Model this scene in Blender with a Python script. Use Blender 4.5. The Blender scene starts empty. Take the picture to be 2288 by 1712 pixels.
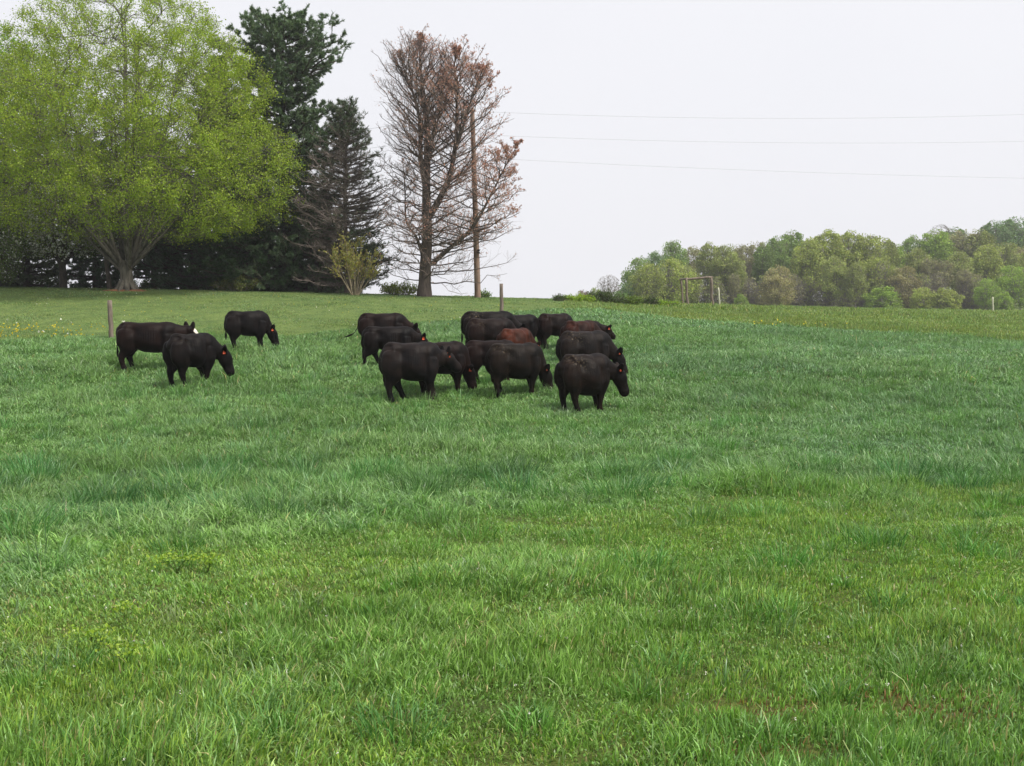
import bpy, math, random
import numpy as np
from mathutils import Vector, Matrix

# ------------------------------------------------------------------ scene, camera, light
sc = bpy.context.scene
COL = sc.collection
F, U0, V0, CAMZ = 2415.0, 1144.0, 856.0, 2.0
PITCH = math.radians(5.11)
SUN_EL, SUN_AZ = math.radians(52), math.radians(118)      # azimuth from +Y towards +X

cam_d = bpy.data.cameras.new('camera')
cam_d.sensor_width = 36.0
cam_d.lens = 36.0 * F / 2288.0
cam_d.clip_start, cam_d.clip_end = 0.1, 3000
cam = bpy.data.objects.new('camera', cam_d)
cam.location = (0, 0, CAMZ)
cam.rotation_euler = (math.pi / 2 - PITCH, 0, 0)
COL.objects.link(cam)
sc.camera = cam

W = bpy.data.worlds.new('World')
sc.world = W
W.use_nodes = True
wn = W.node_tree
wn.nodes.clear()
sky = wn.nodes.new('ShaderNodeTexSky')
sky.sky_type = 'NISHITA'
sky.sun_disc = False
sky.sun_elevation = SUN_EL
sky.sun_rotation = SUN_AZ
sky.air_density = 1.0
sky.dust_density = 6.0
bg_s = wn.nodes.new('ShaderNodeBackground'); bg_s.inputs[1].default_value = 0.05
bg_c = wn.nodes.new('ShaderNodeBackground')                # thick even overcast over the clear sky
bg_c.inputs[0].default_value = (0.83, 0.83, 0.87, 1)
bg_c.inputs[1].default_value = 0.98
mixw = wn.nodes.new('ShaderNodeMixShader'); mixw.inputs[0].default_value = 0.88
wo = wn.nodes.new('ShaderNodeOutputWorld')
ctc = wn.nodes.new('ShaderNodeTexCoord')
cnz = wn.nodes.new('ShaderNodeTexNoise'); cnz.inputs['Scale'].default_value = 1.6; cnz.inputs['Detail'].default_value = 4
wn.links.new(ctc.outputs['Generated'], cnz.inputs['Vector'])
ccr = wn.nodes.new('ShaderNodeValToRGB')
ccr.color_ramp.elements[0].position = 0.3; ccr.color_ramp.elements[0].color = (0.80, 0.805, 0.85, 1)
ccr.color_ramp.elements[1].position = 0.7; ccr.color_ramp.elements[1].color = (0.85, 0.85, 0.885, 1)
wn.links.new(cnz.outputs[0], ccr.inputs[0]); wn.links.new(ccr.outputs[0], bg_c.inputs[0])
wn.links.new(sky.outputs[0], bg_s.inputs[0])
wn.links.new(bg_s.outputs[0], mixw.inputs[1])
wn.links.new(bg_c.outputs[0], mixw.inputs[2])
wn.links.new(mixw.outputs[0], wo.inputs[0])

sun_d = bpy.data.lights.new('sun', 'SUN')
sun_d.energy = 4.0
sun_d.angle = math.radians(9)
sun_d.color = (1.0, 0.95, 0.86)
sun = bpy.data.objects.new('sun', sun_d)
sdir = Vector((math.sin(SUN_AZ) * math.cos(SUN_EL), math.cos(SUN_AZ) * math.cos(SUN_EL), math.sin(SUN_EL)))
sun.rotation_euler = sdir.to_track_quat('Z', 'Y').to_euler()
sun.location = sdir * 100
COL.objects.link(sun)

sc.view_settings.view_transform = 'Standard'
sc.view_settings.look = 'None'
sc.view_settings.exposure = 0.32
sc.view_settings.gamma = 1.0
sc.cycles.max_bounces = 8
sc.cycles.diffuse_bounces = 3
sc.cycles.glossy_bounces = 2
sc.cycles.transmission_bounces = 3
sc.cycles.transparent_max_bounces = 4
sc.cycles.volume_bounces = 0

rng = np.random.default_rng(7)

# ------------------------------------------------------------------ helpers
def ray(u, v):
    dx, dv = (u - U0) / F, (v - V0) / F
    return np.array([dx, math.cos(PITCH) - dv * math.sin(PITCH), -math.sin(PITCH) - dv * math.cos(PITCH)])

def at(u, v, Y):
    d = ray(u, v)
    p = d * (Y / d[1])
    p[2] += CAMZ
    return p

def zrow(v, Y):
    return at(U0, v, Y)[2]

def srgb(r, g, b):
    f = lambda c: (c / 255 / 12.92) if c / 255 < 0.04045 else ((c / 255 + 0.055) / 1.055) ** 2.4
    return (f(r), f(g), f(b))

def vnoise(x, y, scale, seed):
    """smooth value noise, vectorised, range 0..1"""
    x = np.asarray(x, float) / scale + 1000; y = np.asarray(y, float) / scale + 1000
    xi, yi = np.floor(x).astype(np.int64), np.floor(y).astype(np.int64)
    fx, fy = x - xi, y - yi
    fx, fy = fx * fx * (3 - 2 * fx), fy * fy * (3 - 2 * fy)
    def h(a, b):
        n = (a * 374761393 + b * 668265263 + seed * 1442695041) & 0xFFFFFFFF
        n = ((n ^ (n >> 13)) * 1274126177) & 0xFFFFFFFF
        return ((n ^ (n >> 16)) & 0xFFFFFF) / 0xFFFFFF
    a, b, c, d = h(xi, yi), h(xi + 1, yi), h(xi, yi + 1), h(xi + 1, yi + 1)
    return (a * (1 - fx) + b * fx) * (1 - fy) + (c * (1 - fx) + d * fx) * fy

def fbm(x, y, scale, seed):
    return 0.55 * vnoise(x, y, scale, seed) + 0.3 * vnoise(x, y, scale / 2.1, seed + 1) + 0.15 * vnoise(x, y, scale / 4.3, seed + 2)

class Acc:
    """collects vertices, faces and one colour per vertex, then makes ONE mesh object"""
    def __init__(s): s.v, s.q, s.t, s.c, s.n = [], [], [], [], 0
    def add(s, v, q=None, t=None, c=None):
        v = np.asarray(v, np.float32).reshape(-1, 3)
        if q is not None and len(q): s.q.append(np.asarray(q).reshape(-1, 4) + s.n)
        if t is not None and len(t): s.t.append(np.asarray(t).reshape(-1, 3) + s.n)
        s.v.append(v)
        if c is None: c = np.ones((len(v), 3))
        s.c.append(np.asarray(c, np.float32).reshape(-1, 3))
        s.n += len(v)
    def mesh(s, name, smooth=False, color=True):
        v = np.concatenate(s.v)
        q = np.concatenate(s.q) if s.q else np.zeros((0, 4), int)
        t = np.concatenate(s.t) if s.t else np.zeros((0, 3), int)
        me = bpy.data.meshes.new(name)
        me.vertices.add(len(v)); me.vertices.foreach_set('co', v.ravel())
        loops = np.concatenate([q.ravel(), t.ravel()]).astype(np.int32)
        me.loops.add(len(loops)); me.loops.foreach_set('vertex_index', loops)
        nf = len(q) + len(t)
        st = np.concatenate([np.arange(len(q)) * 4, len(q) * 4 + np.arange(len(t)) * 3]).astype(np.int32)
        me.polygons.add(nf); me.polygons.foreach_set('loop_start', st)
        if smooth: me.polygons.foreach_set('use_smooth', np.ones(nf, bool))
        if color:
            a = me.color_attributes.new('tint', 'FLOAT_COLOR', 'POINT')
            cc = np.ones((len(v), 4), np.float32); cc[:, :3] = np.concatenate(s.c)
            a.data.foreach_set('color', cc.ravel())
        me.update(calc_edges=True)
        return me
    def build(s, name, mat, parent=None, smooth=False, color=True):
        me = s.mesh(name, smooth, color)
        me.materials.append(mat)
        return link(name, me, parent)

def link(name, me, parent=None):
    o = bpy.data.objects.new(name, me)
    COL.objects.link(o)
    if parent is not None: o.parent = parent
    return o

def tag(o, label=None, cat=None, group=None, kind=None):
    if label: o['label'] = label
    if cat: o['category'] = cat
    if group: o['group'] = group
    if kind: o['kind'] = kind
    return o

def empty(name, loc, label, cat, group=None, rz=0):
    o = bpy.data.objects.new(name, None)
    o.empty_display_size = 0.2
    COL.objects.link(o)
    o.location = tuple(float(c) for c in loc); o.rotation_euler = (0, 0, rz)
    return tag(o, label, cat, group)

def nrm(a): return a / np.maximum(np.linalg.norm(a, axis=-1, keepdims=True), 1e-9)

def tubes(acc, P, R, k=4, c=None, cap=False):
    """P (M,N,3) polylines, R (M,N) radii -> k-sided tubes"""
    P = np.asarray(P, float); R = np.asarray(R, float)
    if P.ndim == 2: P, R = P[None], R[None]
    M, N = P.shape[:2]
    if M == 0: return
    T = np.empty_like(P)
    T[:, 1:-1] = P[:, 2:] - P[:, :-2]; T[:, 0] = P[:, 1] - P[:, 0]; T[:, -1] = P[:, -1] - P[:, -2]
    T = nrm(T)
    mean = nrm(P[:, -1] - P[:, 0])
    ref = np.where(np.abs(mean[:, 2:3]) > 0.8, np.array([[1., 0.2, 0]]), np.array([[0.1, 0.2, 1.]]))
    A = nrm(np.cross(T, ref[:, None, :])); B = np.cross(T, A)
    ang = np.arange(k) * 2 * math.pi / k
    V = P[:, :, None] + R[:, :, None, None] * (np.cos(ang)[None, None, :, None] * A[:, :, None] + np.sin(ang)[None, None, :, None] * B[:, :, None])
    idx = np.arange(M * N * k).reshape(M, N, k)
    a, b = idx[:, :-1], idx[:, 1:]
    q = np.stack([a, np.roll(a, -1, 2), np.roll(b, -1, 2), b], -1).reshape(-1, 4)
    cc = None
    if c is not None:
        c = np.asarray(c, float)
        cc = np.broadcast_to(c.reshape(-1, 1, 1, 3) if c.ndim == 2 else c, (M, N, k, 3)).reshape(-1, 3)
    V = V.reshape(-1, 3)
    t = None
    if cap:
        tips = idx[:, -1]
        t = np.stack([np.broadcast_to(tips[:, :1], (M, k - 2)), tips[:, 1:-1], tips[:, 2:]], -1).reshape(-1, 3)
    acc.add(V, q, t, cc)

def interp_poly(P, t):
    """P (M,N,3), t (M,) in 0..1 -> point, tangent"""
    M, N = P.shape[:2]
    x = np.clip(t, 0, 0.9999) * (N - 1)
    i = x.astype(int); f = (x - i)[:, None]
    r = np.arange(M)
    a, b = P[r, i], P[r, i + 1]
    return a * (1 - f) + b * f, nrm(b - a)

def interp_rad(R, t):
    M, N = R.shape
    x = np.clip(t, 0, 0.9999) * (N - 1)
    i = x.astype(int); f = (x - i); r = np.arange(M)
    return R[r, i] * (1 - f) + R[r, i + 1] * f

def sprout(P, R, per, t0, t1, ang, length, g, up=0.0, flat=0.0, N=5, curve=0.0, rs=0.5, rtip=0.004, wob=0.06):
    """grow `per` child branches on each polyline. length: function(point, t)->(K,)"""
    M = len(P)
    idx = np.repeat(np.arange(M), per)
    t = g.uniform(t0, t1, len(idx))
    p, d = interp_poly(P[idx], t)
    r = interp_rad(R[idx], t) * rs
    rnd = g.normal(size=p.shape)
    rnd[:, 2] *= (1 - flat)
    side = nrm(rnd - (rnd * d).sum(1, keepdims=True) * d)
    a = math.radians(ang) * g.uniform(0.75, 1.25, len(idx))[:, None]
    cd = nrm(d * np.cos(a) + side * np.sin(a) + np.array([0, 0, up]))
    L = length(p, t) * g.uniform(0.7, 1.15, len(idx))
    s = np.linspace(0, 1, N)
    Q = p[:, None] + cd[:, None] * (L[:, None] * s)[..., None]
    Q[:, :, 2] += curve * (L[:, None] * s ** 2)
    w = g.normal(size=Q.shape) * wob * L[:, None, None] * s[None, :, None]
    Q = Q + w
    RR = r[:, None] * (1 - s) + rtip * s
    RR = np.maximum(RR, rtip)
    return Q, RR, t

def pick_tips(P, n, t0, t1, g, uneven=0.0):
    idx = g.integers(0, len(P), n)
    if uneven:
        w_ = g.gamma(uneven, 1, len(P)); idx = g.choice(len(P), n, p=w_ / w_.sum())
    t = g.uniform(t0, t1, n)
    p, d = interp_poly(P[idx], t)
    return p, d

def leaves(acc, p, size, g, c, aspect=0.8, droop=0.0):
    n = len(p)
    a = nrm(g.normal(size=(n, 3)) + np.array([0, 0, -droop]))
    b = nrm(np.cross(a, g.normal(size=(n, 3))))
    s = size * g.uniform(0.6, 1.3, (n, 1))
    V = np.stack([p - a * s * 0.5, p + b * s * 0.5 * aspect, p + a * s * 0.5, p - b * s * 0.5 * aspect], 1)
    q = np.arange(n * 4).reshape(n, 4)
    acc.add(V, q, None, np.repeat(c, 4, axis=0))

def needles(acc, p, d, per, length, width, g, c, spread=0.7):
    p = np.repeat(p, per, axis=0); d = np.repeat(d, per, axis=0); c = np.repeat(c, per, axis=0)
    n = len(p)
    dd = nrm(d + g.normal(size=(n, 3)) * spread)
    s = nrm(np.cross(dd, g.normal(size=(n, 3)))) * width
    L = length * g.uniform(0.6, 1.2, (n, 1))
    V = np.stack([p - s * 0.6, p + s * 0.6, p + dd * L * 0.6 + s * 0.9, p + dd * L], 1)
    q = np.stack([np.arange(n) * 4, np.arange(n) * 4 + 1, np.arange(n) * 4 + 2, np.arange(n) * 4 + 3], 1)
    acc.add(V, q, None, np.repeat(c, 4, axis=0))

def tint(n, base, var, g, hue=0.12):
    base = np.array(base)
    k = g.uniform(1 - var, 1 + var, (n, 1))
    h = 1 + g.uniform(-hue, hue, (n, 3)) * np.array([1, 0.4, 1])
    return base * k * h

# ------------------------------------------------------------------ materials
def mat_new(name):
    m = bpy.data.materials.new(name); m.use_nodes = True
    nt = m.node_tree; nt.nodes.clear()
    out = nt.nodes.new('ShaderNodeOutputMaterial')
    return m, nt, out

def leaf_mat(name, rough=0.5, trans=0.3, tcol=(1.1, 1.25, 0.5), objcol=False, spec=0.3):
    m, nt, out = mat_new(name)
    at_ = nt.nodes.new('ShaderNodeAttribute'); at_.attribute_name = 'tint'
    src = at_.outputs['Color']
    if objcol:
        oi = nt.nodes.new('ShaderNodeObjectInfo')
        mx = nt.nodes.new('ShaderNodeMix'); mx.data_type = 'RGBA'; mx.blend_type = 'MULTIPLY'
        mx.inputs[0].default_value = 1
        nt.links.new(src, mx.inputs[6]); nt.links.new(oi.outputs['Color'], mx.inputs[7])
        src = mx.outputs[2]
    p = nt.nodes.new('ShaderNodeBsdfPrincipled')
    p.inputs['Roughness'].default_value = rough
    p.inputs['Specular IOR Level'].default_value = spec
    nt.links.new(src, p.inputs['Base Color'])
    if trans > 0:
        tr = nt.nodes.new('ShaderNodeBsdfTranslucent')
        mu = nt.nodes.new('ShaderNodeMix'); mu.data_type = 'RGBA'; mu.blend_type = 'MULTIPLY'
        mu.inputs[0].default_value = 1; mu.inputs[7].default_value = (*tcol, 1)
        nt.links.new(src, mu.inputs[6]); nt.links.new(mu.outputs[2], tr.inputs[0])
        ms = nt.nodes.new('ShaderNodeMixShader'); ms.inputs[0].default_value = trans
        nt.links.new(p.outputs[0], ms.inputs[1]); nt.links.new(tr.outputs[0], ms.inputs[2])
        nt.links.new(ms.outputs[0], out.inputs[0])
    else:
        nt.links.new(p.outputs[0], out.inputs[0])
    return m

def noise_mat(name, c1, c2, scale=8, rough=0.85, bump=0.4, stretch=(1, 1, 1), c3=None, detail=6, objcol=False):
    m, nt, out = mat_new(name)
    tc = nt.nodes.new('ShaderNodeTexCoord')
    mp = nt.nodes.new('ShaderNodeMapping'); mp.inputs['Scale'].default_value = stretch
    nt.links.new(tc.outputs['Object'], mp.inputs[0])
    nz = nt.nodes.new('ShaderNodeTexNoise'); nz.inputs['Scale'].default_value = scale; nz.inputs['Detail'].default_value = detail
    nz.inputs['Roughness'].default_value = 0.65
    nt.links.new(mp.outputs[0], nz.inputs['Vector'])
    cr = nt.nodes.new('ShaderNodeValToRGB')
    cr.color_ramp.elements[0].position = 0.35; cr.color_ramp.elements[0].color = (*c1, 1)
    cr.color_ramp.elements[1].position = 0.65; cr.color_ramp.elements[1].color = (*c2, 1)
    if c3:
        e = cr.color_ramp.elements.new(0.75); e.color = (*c3, 1)
    nt.links.new(nz.outputs[0], cr.inputs[0])
    p = nt.nodes.new('ShaderNodeBsdfPrincipled'); p.inputs['Roughness'].default_value = rough
    p.inputs['Specular IOR Level'].default_value = 0.25
    nt.links.new(cr.outputs[0], p.inputs['Base Color'])
    if bump:
        b = nt.nodes.new('ShaderNodeBump'); b.inputs['Strength'].default_value = bump; b.inputs['Distance'].default_value = 0.03
        nt.links.new(nz.outputs[0], b.inputs['Height']); nt.links.new(b.outputs[0], p.inputs['Normal'])
    nt.links.new(p.outputs[0], out.inputs[0])
    return m

M_grass = leaf_mat('grass_blades', rough=0.42, trans=0.28, tcol=(1.0, 1.3, 0.5), spec=0.42)
M_leaf = leaf_mat('maple_leaves', rough=0.5, trans=0.42, tcol=(1.1, 1.25, 0.4))
M_needle = leaf_mat('pine_needles', rough=0.5, trans=0.22, spec=0.4)
M_dry = leaf_mat('dead_needles', rough=0.8, trans=0.15, tcol=(1.2, 1.0, 0.9), spec=0.1)
M_far = leaf_mat('far_leaves', rough=0.7, trans=0.3, tcol=(1.1, 1.2, 0.5), objcol=True, spec=0.15)
M_petal = leaf_mat('petals', rough=0.6, trans=0.25, tcol=(1, 1, 1), spec=0.2)
M_bark_maple = noise_mat('maple_bark', (0.055, 0.05, 0.04), (0.16, 0.145, 0.12), 6, stretch=(1, 1, 0.25), c3=(0.26, 0.26, 0.22))
M_bark_pine = noise_mat('pine_bark', (0.05, 0.042, 0.035), (0.11, 0.092, 0.078), 7, stretch=(1, 1, 0.3))
M_twig_dead = noise_mat('dead_pine_twigs', (0.15, 0.115, 0.1), (0.26, 0.2, 0.175), 5, bump=0)
M_bark_dead = noise_mat('dead_pine_bark', (0.05, 0.04, 0.034), (0.12, 0.094, 0.08), 7, stretch=(1, 1, 0.3))
M_bark_grey = noise_mat('grey_twigs', (0.13, 0.105, 0.092), (0.24, 0.2, 0.18), 5)
M_bark_far = noise_mat('far_bark', (0.13, 0.115, 0.1), (0.24, 0.215, 0.19), 2, bump=0)
M_stem = noise_mat('shrub_stems', (0.16, 0.13, 0.085), (0.3, 0.25, 0.17), 5)
M_pole = noise_mat('pole_wood', (0.15, 0.095, 0.07), (0.27, 0.19, 0.145), 9, stretch=(1, 1, 0.08), bump=0.3)
M_post = noise_mat('weathered_post', (0.1, 0.08, 0.062), (0.21, 0.17, 0.14), 14, stretch=(1, 1, 0.15), c3=(0.27, 0.24, 0.2))
M_pale = noise_mat('pale_post', (0.42, 0.42, 0.3), (0.6, 0.6, 0.47), 8, stretch=(1, 1, 0.2), bump=0.1)
M_metal = noise_mat('galvanised_metal', (0.45, 0.46, 0.47), (0.6, 0.6, 0.6), 20, rough=0.4, bump=0)
M_black = noise_mat('black_fitting', (0.015, 0.015, 0.016), (0.03, 0.03, 0.03), 20, rough=0.5, bump=0)
M_wire = noise_mat('wire_aluminium', (0.4, 0.4, 0.42), (0.5, 0.5, 0.52), 20, rough=0.5, bump=0)
M_tag = noise_mat('tag_plastic', (0.5, 0.065, 0.025), (0.6, 0.11, 0.04), 30, rough=0.4, bump=0)
M_soil = noise_mat('bare_soil', (0.16, 0.07, 0.035), (0.28, 0.14, 0.075), 5)

# ------------------------------------------------------------------ terrain
SCOL = [(-400, 0), (0, 0), (600, 0), (1144, 0), (1550, 0), (2288, 0), (2700, 0)]
near = [(2.0, 0.03), (4.4, 0.0), (8, -0.22), (12, -0.52), (16, -0.78), (20, -0.93)]
def colz(rows, tail): return near + [(Y, zrow(v, Y)) for Y, v in rows] + tail
common = [(25, 918), (28, 864), (31, 826), (35, 791)]
cols = {
    -500: colz(common + [(42, 762), (50, 694), (58, 648), (62, 640)], [(68, 2.05), (80, 1.6), (110, 0.0), (200, -3), (400, -4)]),
    0: colz(common + [(42, 762), (50, 694), (58, 650), (62, 642)], [(68, 2.0), (80, 1.5), (110, 0.0), (200, -3), (400, -4)]),
    600: colz(common + [(42, 755), (50, 695), (58, 657), (62, 651)], [(68, 1.6), (80, 0.9), (110, -0.6), (200, -3), (400, -4)]),
    1000: colz(common + [(42, 746), (50, 699), (58, 668), (62, 661), (65, 659.5)], [(72, 1.1), (90, -0.2), (110, -1.2), (200, -3), (400, -4)]),
    1240: colz(common + [(42, 744), (50, 704), (58, 680), (66, 668), (72, 664.5)], [(82, 0.9), (110, -1.0), (200, -3), (400, -4)]),
    1550: colz(common + [(42, 751), (50, 724), (60, 703), (70, 690), (80, 682), (87, 680.5)], [(100, 0.2), (130, -1.2), (200, -3), (400, -4)]),
    1900: colz(common + [(42, 762), (50, 738), (60, 718), (75, 701), (90, 691.5), (100, 689)], [(115, -0.5), (140, -1.6), (200, -3), (400, -3.5)]),
    2288: colz(common + [(42, 774), (50, 753), (60, 734), (75, 714), (90, 702), (105, 695)], [(120, -0.8), (140, -1.8), (200, -3), (400, -3)]),
    2800: colz(common + [(42, 776), (50, 755), (60, 736), (75, 716), (90, 704), (105, 698)], [(120, -0.9), (140, -1.8), (200, -3), (400, -3)]),
}
SK = np.array(sorted(cols)); SS = (SK - U0) / F
LY = np.linspace(math.log(2), math.log(400), 260)
tab = np.stack([np.interp(LY, [math.log(y) for y, _ in cols[k]], [z for _, z in cols[k]]) for k in SK])
SG = np.linspace(SS[0], SS[-1], 120)
T2 = np.stack([np.interp(SG, SS, tab[:, j]) for j in range(len(LY))], 1)
kern = np.array([1, 3, 5, 7, 5, 3, 1.]); kern /= kern.sum()
for ax, reps in ((1, 1), (0, 3)):
    for _ in range(reps):
        pad = [(0, 0), (0, 0)]; pad[ax] = (3, 3)
        Tp = np.pad(T2, pad, mode='edge')
        T2 = sum(kern[i] * (Tp[:, i:i + T2.shape[1]] if ax == 1 else Tp[i:i + T2.shape[0]]) for i in range(7))

def ground(x, y):
    x = np.asarray(x, float); y = np.asarray(y, float)
    yy = np.maximum(y, 2.0)
    s = np.clip(x / np.maximum(yy, 1.0), SG[0], SG[-1])
    gx = (s - SG[0]) / (SG[1] - SG[0]); gy = (np.log(np.minimum(yy, 399)) - LY[0]) / (LY[1] - LY[0])
    i = np.clip(gx.astype(int), 0, len(SG) - 2); j = np.clip(gy.astype(int), 0, len(LY) - 2)
    fx, fy = gx - i, gy - j
    z = (T2[i, j] * (1 - fx) + T2[i + 1, j] * fx) * (1 - fy) + (T2[i, j + 1] * (1 - fx) + T2[i + 1, j + 1] * fx) * fy
    amp = np.clip((y - 3) / 6, 0, 1) * np.clip((52 - y) / 10, 0.25, 1)
    return z + amp * (0.10 * (vnoise(x, y, 2.6, 5) - 0.5) + 0.05 * (vnoise(x, y, 0.9, 6) - 0.5))

def on_ground(u, Y):
    x = (u - U0) / F * (Y / (math.cos(PITCH) + 0.09 * 0.0))     # first guess, refined below
    x = x
    z = float(ground(x, Y))
    for _ in range(3):                                          # perspective: depth along the view axis
        depth = Y * math.cos(PITCH) + (CAMZ - z) * math.sin(PITCH)
        x = (u - U0) / F * depth
        z = float(ground(x, Y))
    return np.array([x, Y, z])

# zones: 0 near yellow-green, 1 tall blue-green, 2 mown lawn, 3 rough far pasture
B1 = ([-0.7, -0.47, -0.35, -0.22, -0.1, 0.0, 0.15, 0.3, 0.47, 0.7], [8.2, 8.4, 9.3, 8.9, 10.6, 11.2, 11.6, 12.6, 13.6, 14])
B2 = ([-0.7, -0.47, -0.2, -0.05, 0.03, 0.08, 0.15, 0.25, 0.35, 0.47, 0.7], [40, 41.5, 42.5, 47, 53, 57, 53.5, 51, 49, 46, 45])
def zones(x, y):
    s = x / np.maximum(y, 1)
    w1 = (fbm(x, y, 2.4, 31) - 0.5) * 5.0
    w2 = (fbm(x, y, 4.0, 35) - 0.5) * 2.5
    tall = np.clip((y - np.interp(s, *B1) + w1) / 1.1 + 0.5, 0, 1) * np.clip((np.interp(s, *B2) + w2 - y) / 0.9 + 0.5, 0, 1)
    far = (y > np.interp(s, *B1) + 5) & (tall < 0.5)
    lawn = far & (s < 0.045 + (y - 50) * 0.0002)
    return tall, far, lawn

C_NEAR = np.array([0.166, 0.292, 0.06]); C_TALL = np.array([0.162, 0.275, 0.092]); C_BLUE = np.array([0.145, 0.25, 0.108])
C_LAWN = np.array([0.15, 0.228, 0.08]); C_PAST = np.array([0.165, 0.235, 0.065])
C_SOILG = np.array([0.06, 0.055, 0.022])
BARE = [(1.2, 5.06, .2), (2.0, 5.1, .25), (1.1, 4.5, .18)]
def bare(x, y):
    b_ = np.zeros(np.shape(x))
    for cx_, cy_, r_ in BARE:
        b_ = np.maximum(b_, np.clip(1.3 - np.hypot((x - cx_) / 1.5, y - cy_) / r_, 0, 1))
    return b_ * np.clip(vnoise(x, y, .12, 55) * 2 - .2, 0, 1)
def zone_color(x, y):
    tall, far, lawn = zones(x, y)
    s = x / np.maximum(y, 1)
    d1 = y - np.interp(s, *B1)
    t = np.where(y > 30, tall, np.clip((d1 + (fbm(x, y, 2.4, 31) - 0.5) * 7) / 3.6 + 0.45, 0, 1) * 0.85 + 0.45 * (fbm(x, y, 1.3, 33) - .45))
    t = np.clip(t, 0, 1)[..., None]
    bl = np.clip((s - 0.02) * 4 + (y - 22) / 20, 0, 1)[..., None] * np.clip(fbm(x, y, 6.0, 37) * 2.2 - .4, 0, 1)[..., None]
    c = C_NEAR * (1 - t) + (C_TALL * (1 - bl) + C_BLUE * bl) * t
    c = np.where(far[..., None], np.where(lawn[..., None], C_LAWN, C_PAST), c)
    return c, tall, far, lawn

ys = np.unique(np.concatenate([np.linspace(-60, 2, 16), np.arange(2, 16, 0.25), np.arange(16, 70, 0.5), np.arange(70, 120, 1.5), np.arange(120, 421, 10)]))
xs = np.unique(np.concatenate([np.linspace(-400, -120, 10), np.linspace(-120, -35, 30), np.arange(-35, 50, 0.6), np.linspace(50, 200, 50), np.linspace(200, 400, 8)]))
GX, GY = np.meshgrid(xs, ys)
GZ = ground(GX, GY)
gc, tl, fr, lw = zone_color(GX, GY)
mixs = np.where(fr, 0.8, 0.25)[..., None]
gcol = gc * mixs + C_SOILG * (1 - mixs)
gb_ = bare(GX, GY)[..., None]; gcol = gcol * (1 - gb_) + np.array([0.1, 0.065, 0.035]) * gb_
acc = Acc()
ny, nx = GX.shape
idx = np.arange(nx * ny).reshape(ny, nx)
acc.add(np.stack([GX, GY, GZ], -1), np.stack([idx[:-1, :-1], idx[:-1, 1:], idx[1:, 1:], idx[1:, :-1]], -1).reshape(-1, 4), None, gcol.reshape(-1, 3))
m, nt, out = mat_new('pasture_ground')
a_ = nt.nodes.new('ShaderNodeAttribute'); a_.attribute_name = 'tint'
tc = nt.nodes.new('ShaderNodeTexCoord')
n1 = nt.nodes.new('ShaderNodeTexNoise'); n1.inputs['Scale'].default_value = 1.1; n1.inputs['Detail'].default_value = 10; n1.inputs['Roughness'].default_value = 0.75
n2 = nt.nodes.new('ShaderNodeTexNoise'); n2.inputs['Scale'].default_value = 14; n2.inputs['Detail'].default_value = 4
nt.links.new(tc.outputs['Object'], n1.inputs['Vector']); nt.links.new(tc.outputs['Object'], n2.inputs['Vector'])
r1 = nt.nodes.new('ShaderNodeValToRGB')
r1.color_ramp.elements[0].position = 0.33; r1.color_ramp.elements[0].color = (0.55, 0.62, 0.6, 1)
r1.color_ramp.elements[1].position = 0.68; r1.color_ramp.elements[1].color = (1.25, 1.15, 0.95, 1)
nt.links.new(n1.outputs[0], r1.inputs[0])
r2 = nt.nodes.new('ShaderNodeValToRGB')
r2.color_ramp.elements[0].position = 0.3; r2.color_ramp.elements[0].color = (0.6, 0.6, 0.6, 1)
r2.color_ramp.elements[1].position = 0.7; r2.color_ramp.elements[1].color = (1.2, 1.2, 1.2, 1)
nt.links.new(n2.outputs[0], r2.inputs[0])
x1 = nt.nodes.new('ShaderNodeMix'); x1.data_type = 'RGBA'; x1.blend_type = 'MULTIPLY'; x1.inputs[0].default_value = 1
x2 = nt.nodes.new('ShaderNodeMix'); x2.data_type = 'RGBA'; x2.blend_type = 'MULTIPLY'; x2.inputs[0].default_value = 1
nt.links.new(a_.outputs['Color'], x1.inputs[6]); nt.links.new(r1.outputs[0], x1.inputs[7])
nt.links.new(x1.outputs[2], x2.inputs[6]); nt.links.new(r2.outputs[0], x2.inputs[7])
p_ = nt.nodes.new('ShaderNodeBsdfPrincipled'); p_.inputs['Roughness'].default_value = 0.95; p_.inputs['Specular IOR Level'].default_value = 0.1
b_ = nt.nodes.new('ShaderNodeBump'); b_.inputs['Distance'].default_value = 0.06; b_.inputs['Strength'].default_value = 0.8
nt.links.new(n2.outputs[0], b_.inputs['Height']); nt.links.new(b_.outputs[0], p_.inputs['Normal'])
nt.links.new(x2.outputs[2], p_.inputs['Base Color']); nt.links.new(p_.outputs[0], out.inputs[0])
tag(acc.build('ground', m, smooth=True), 'rolling green pasture ground rising to the tree line', 'ground', kind='structure')

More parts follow.
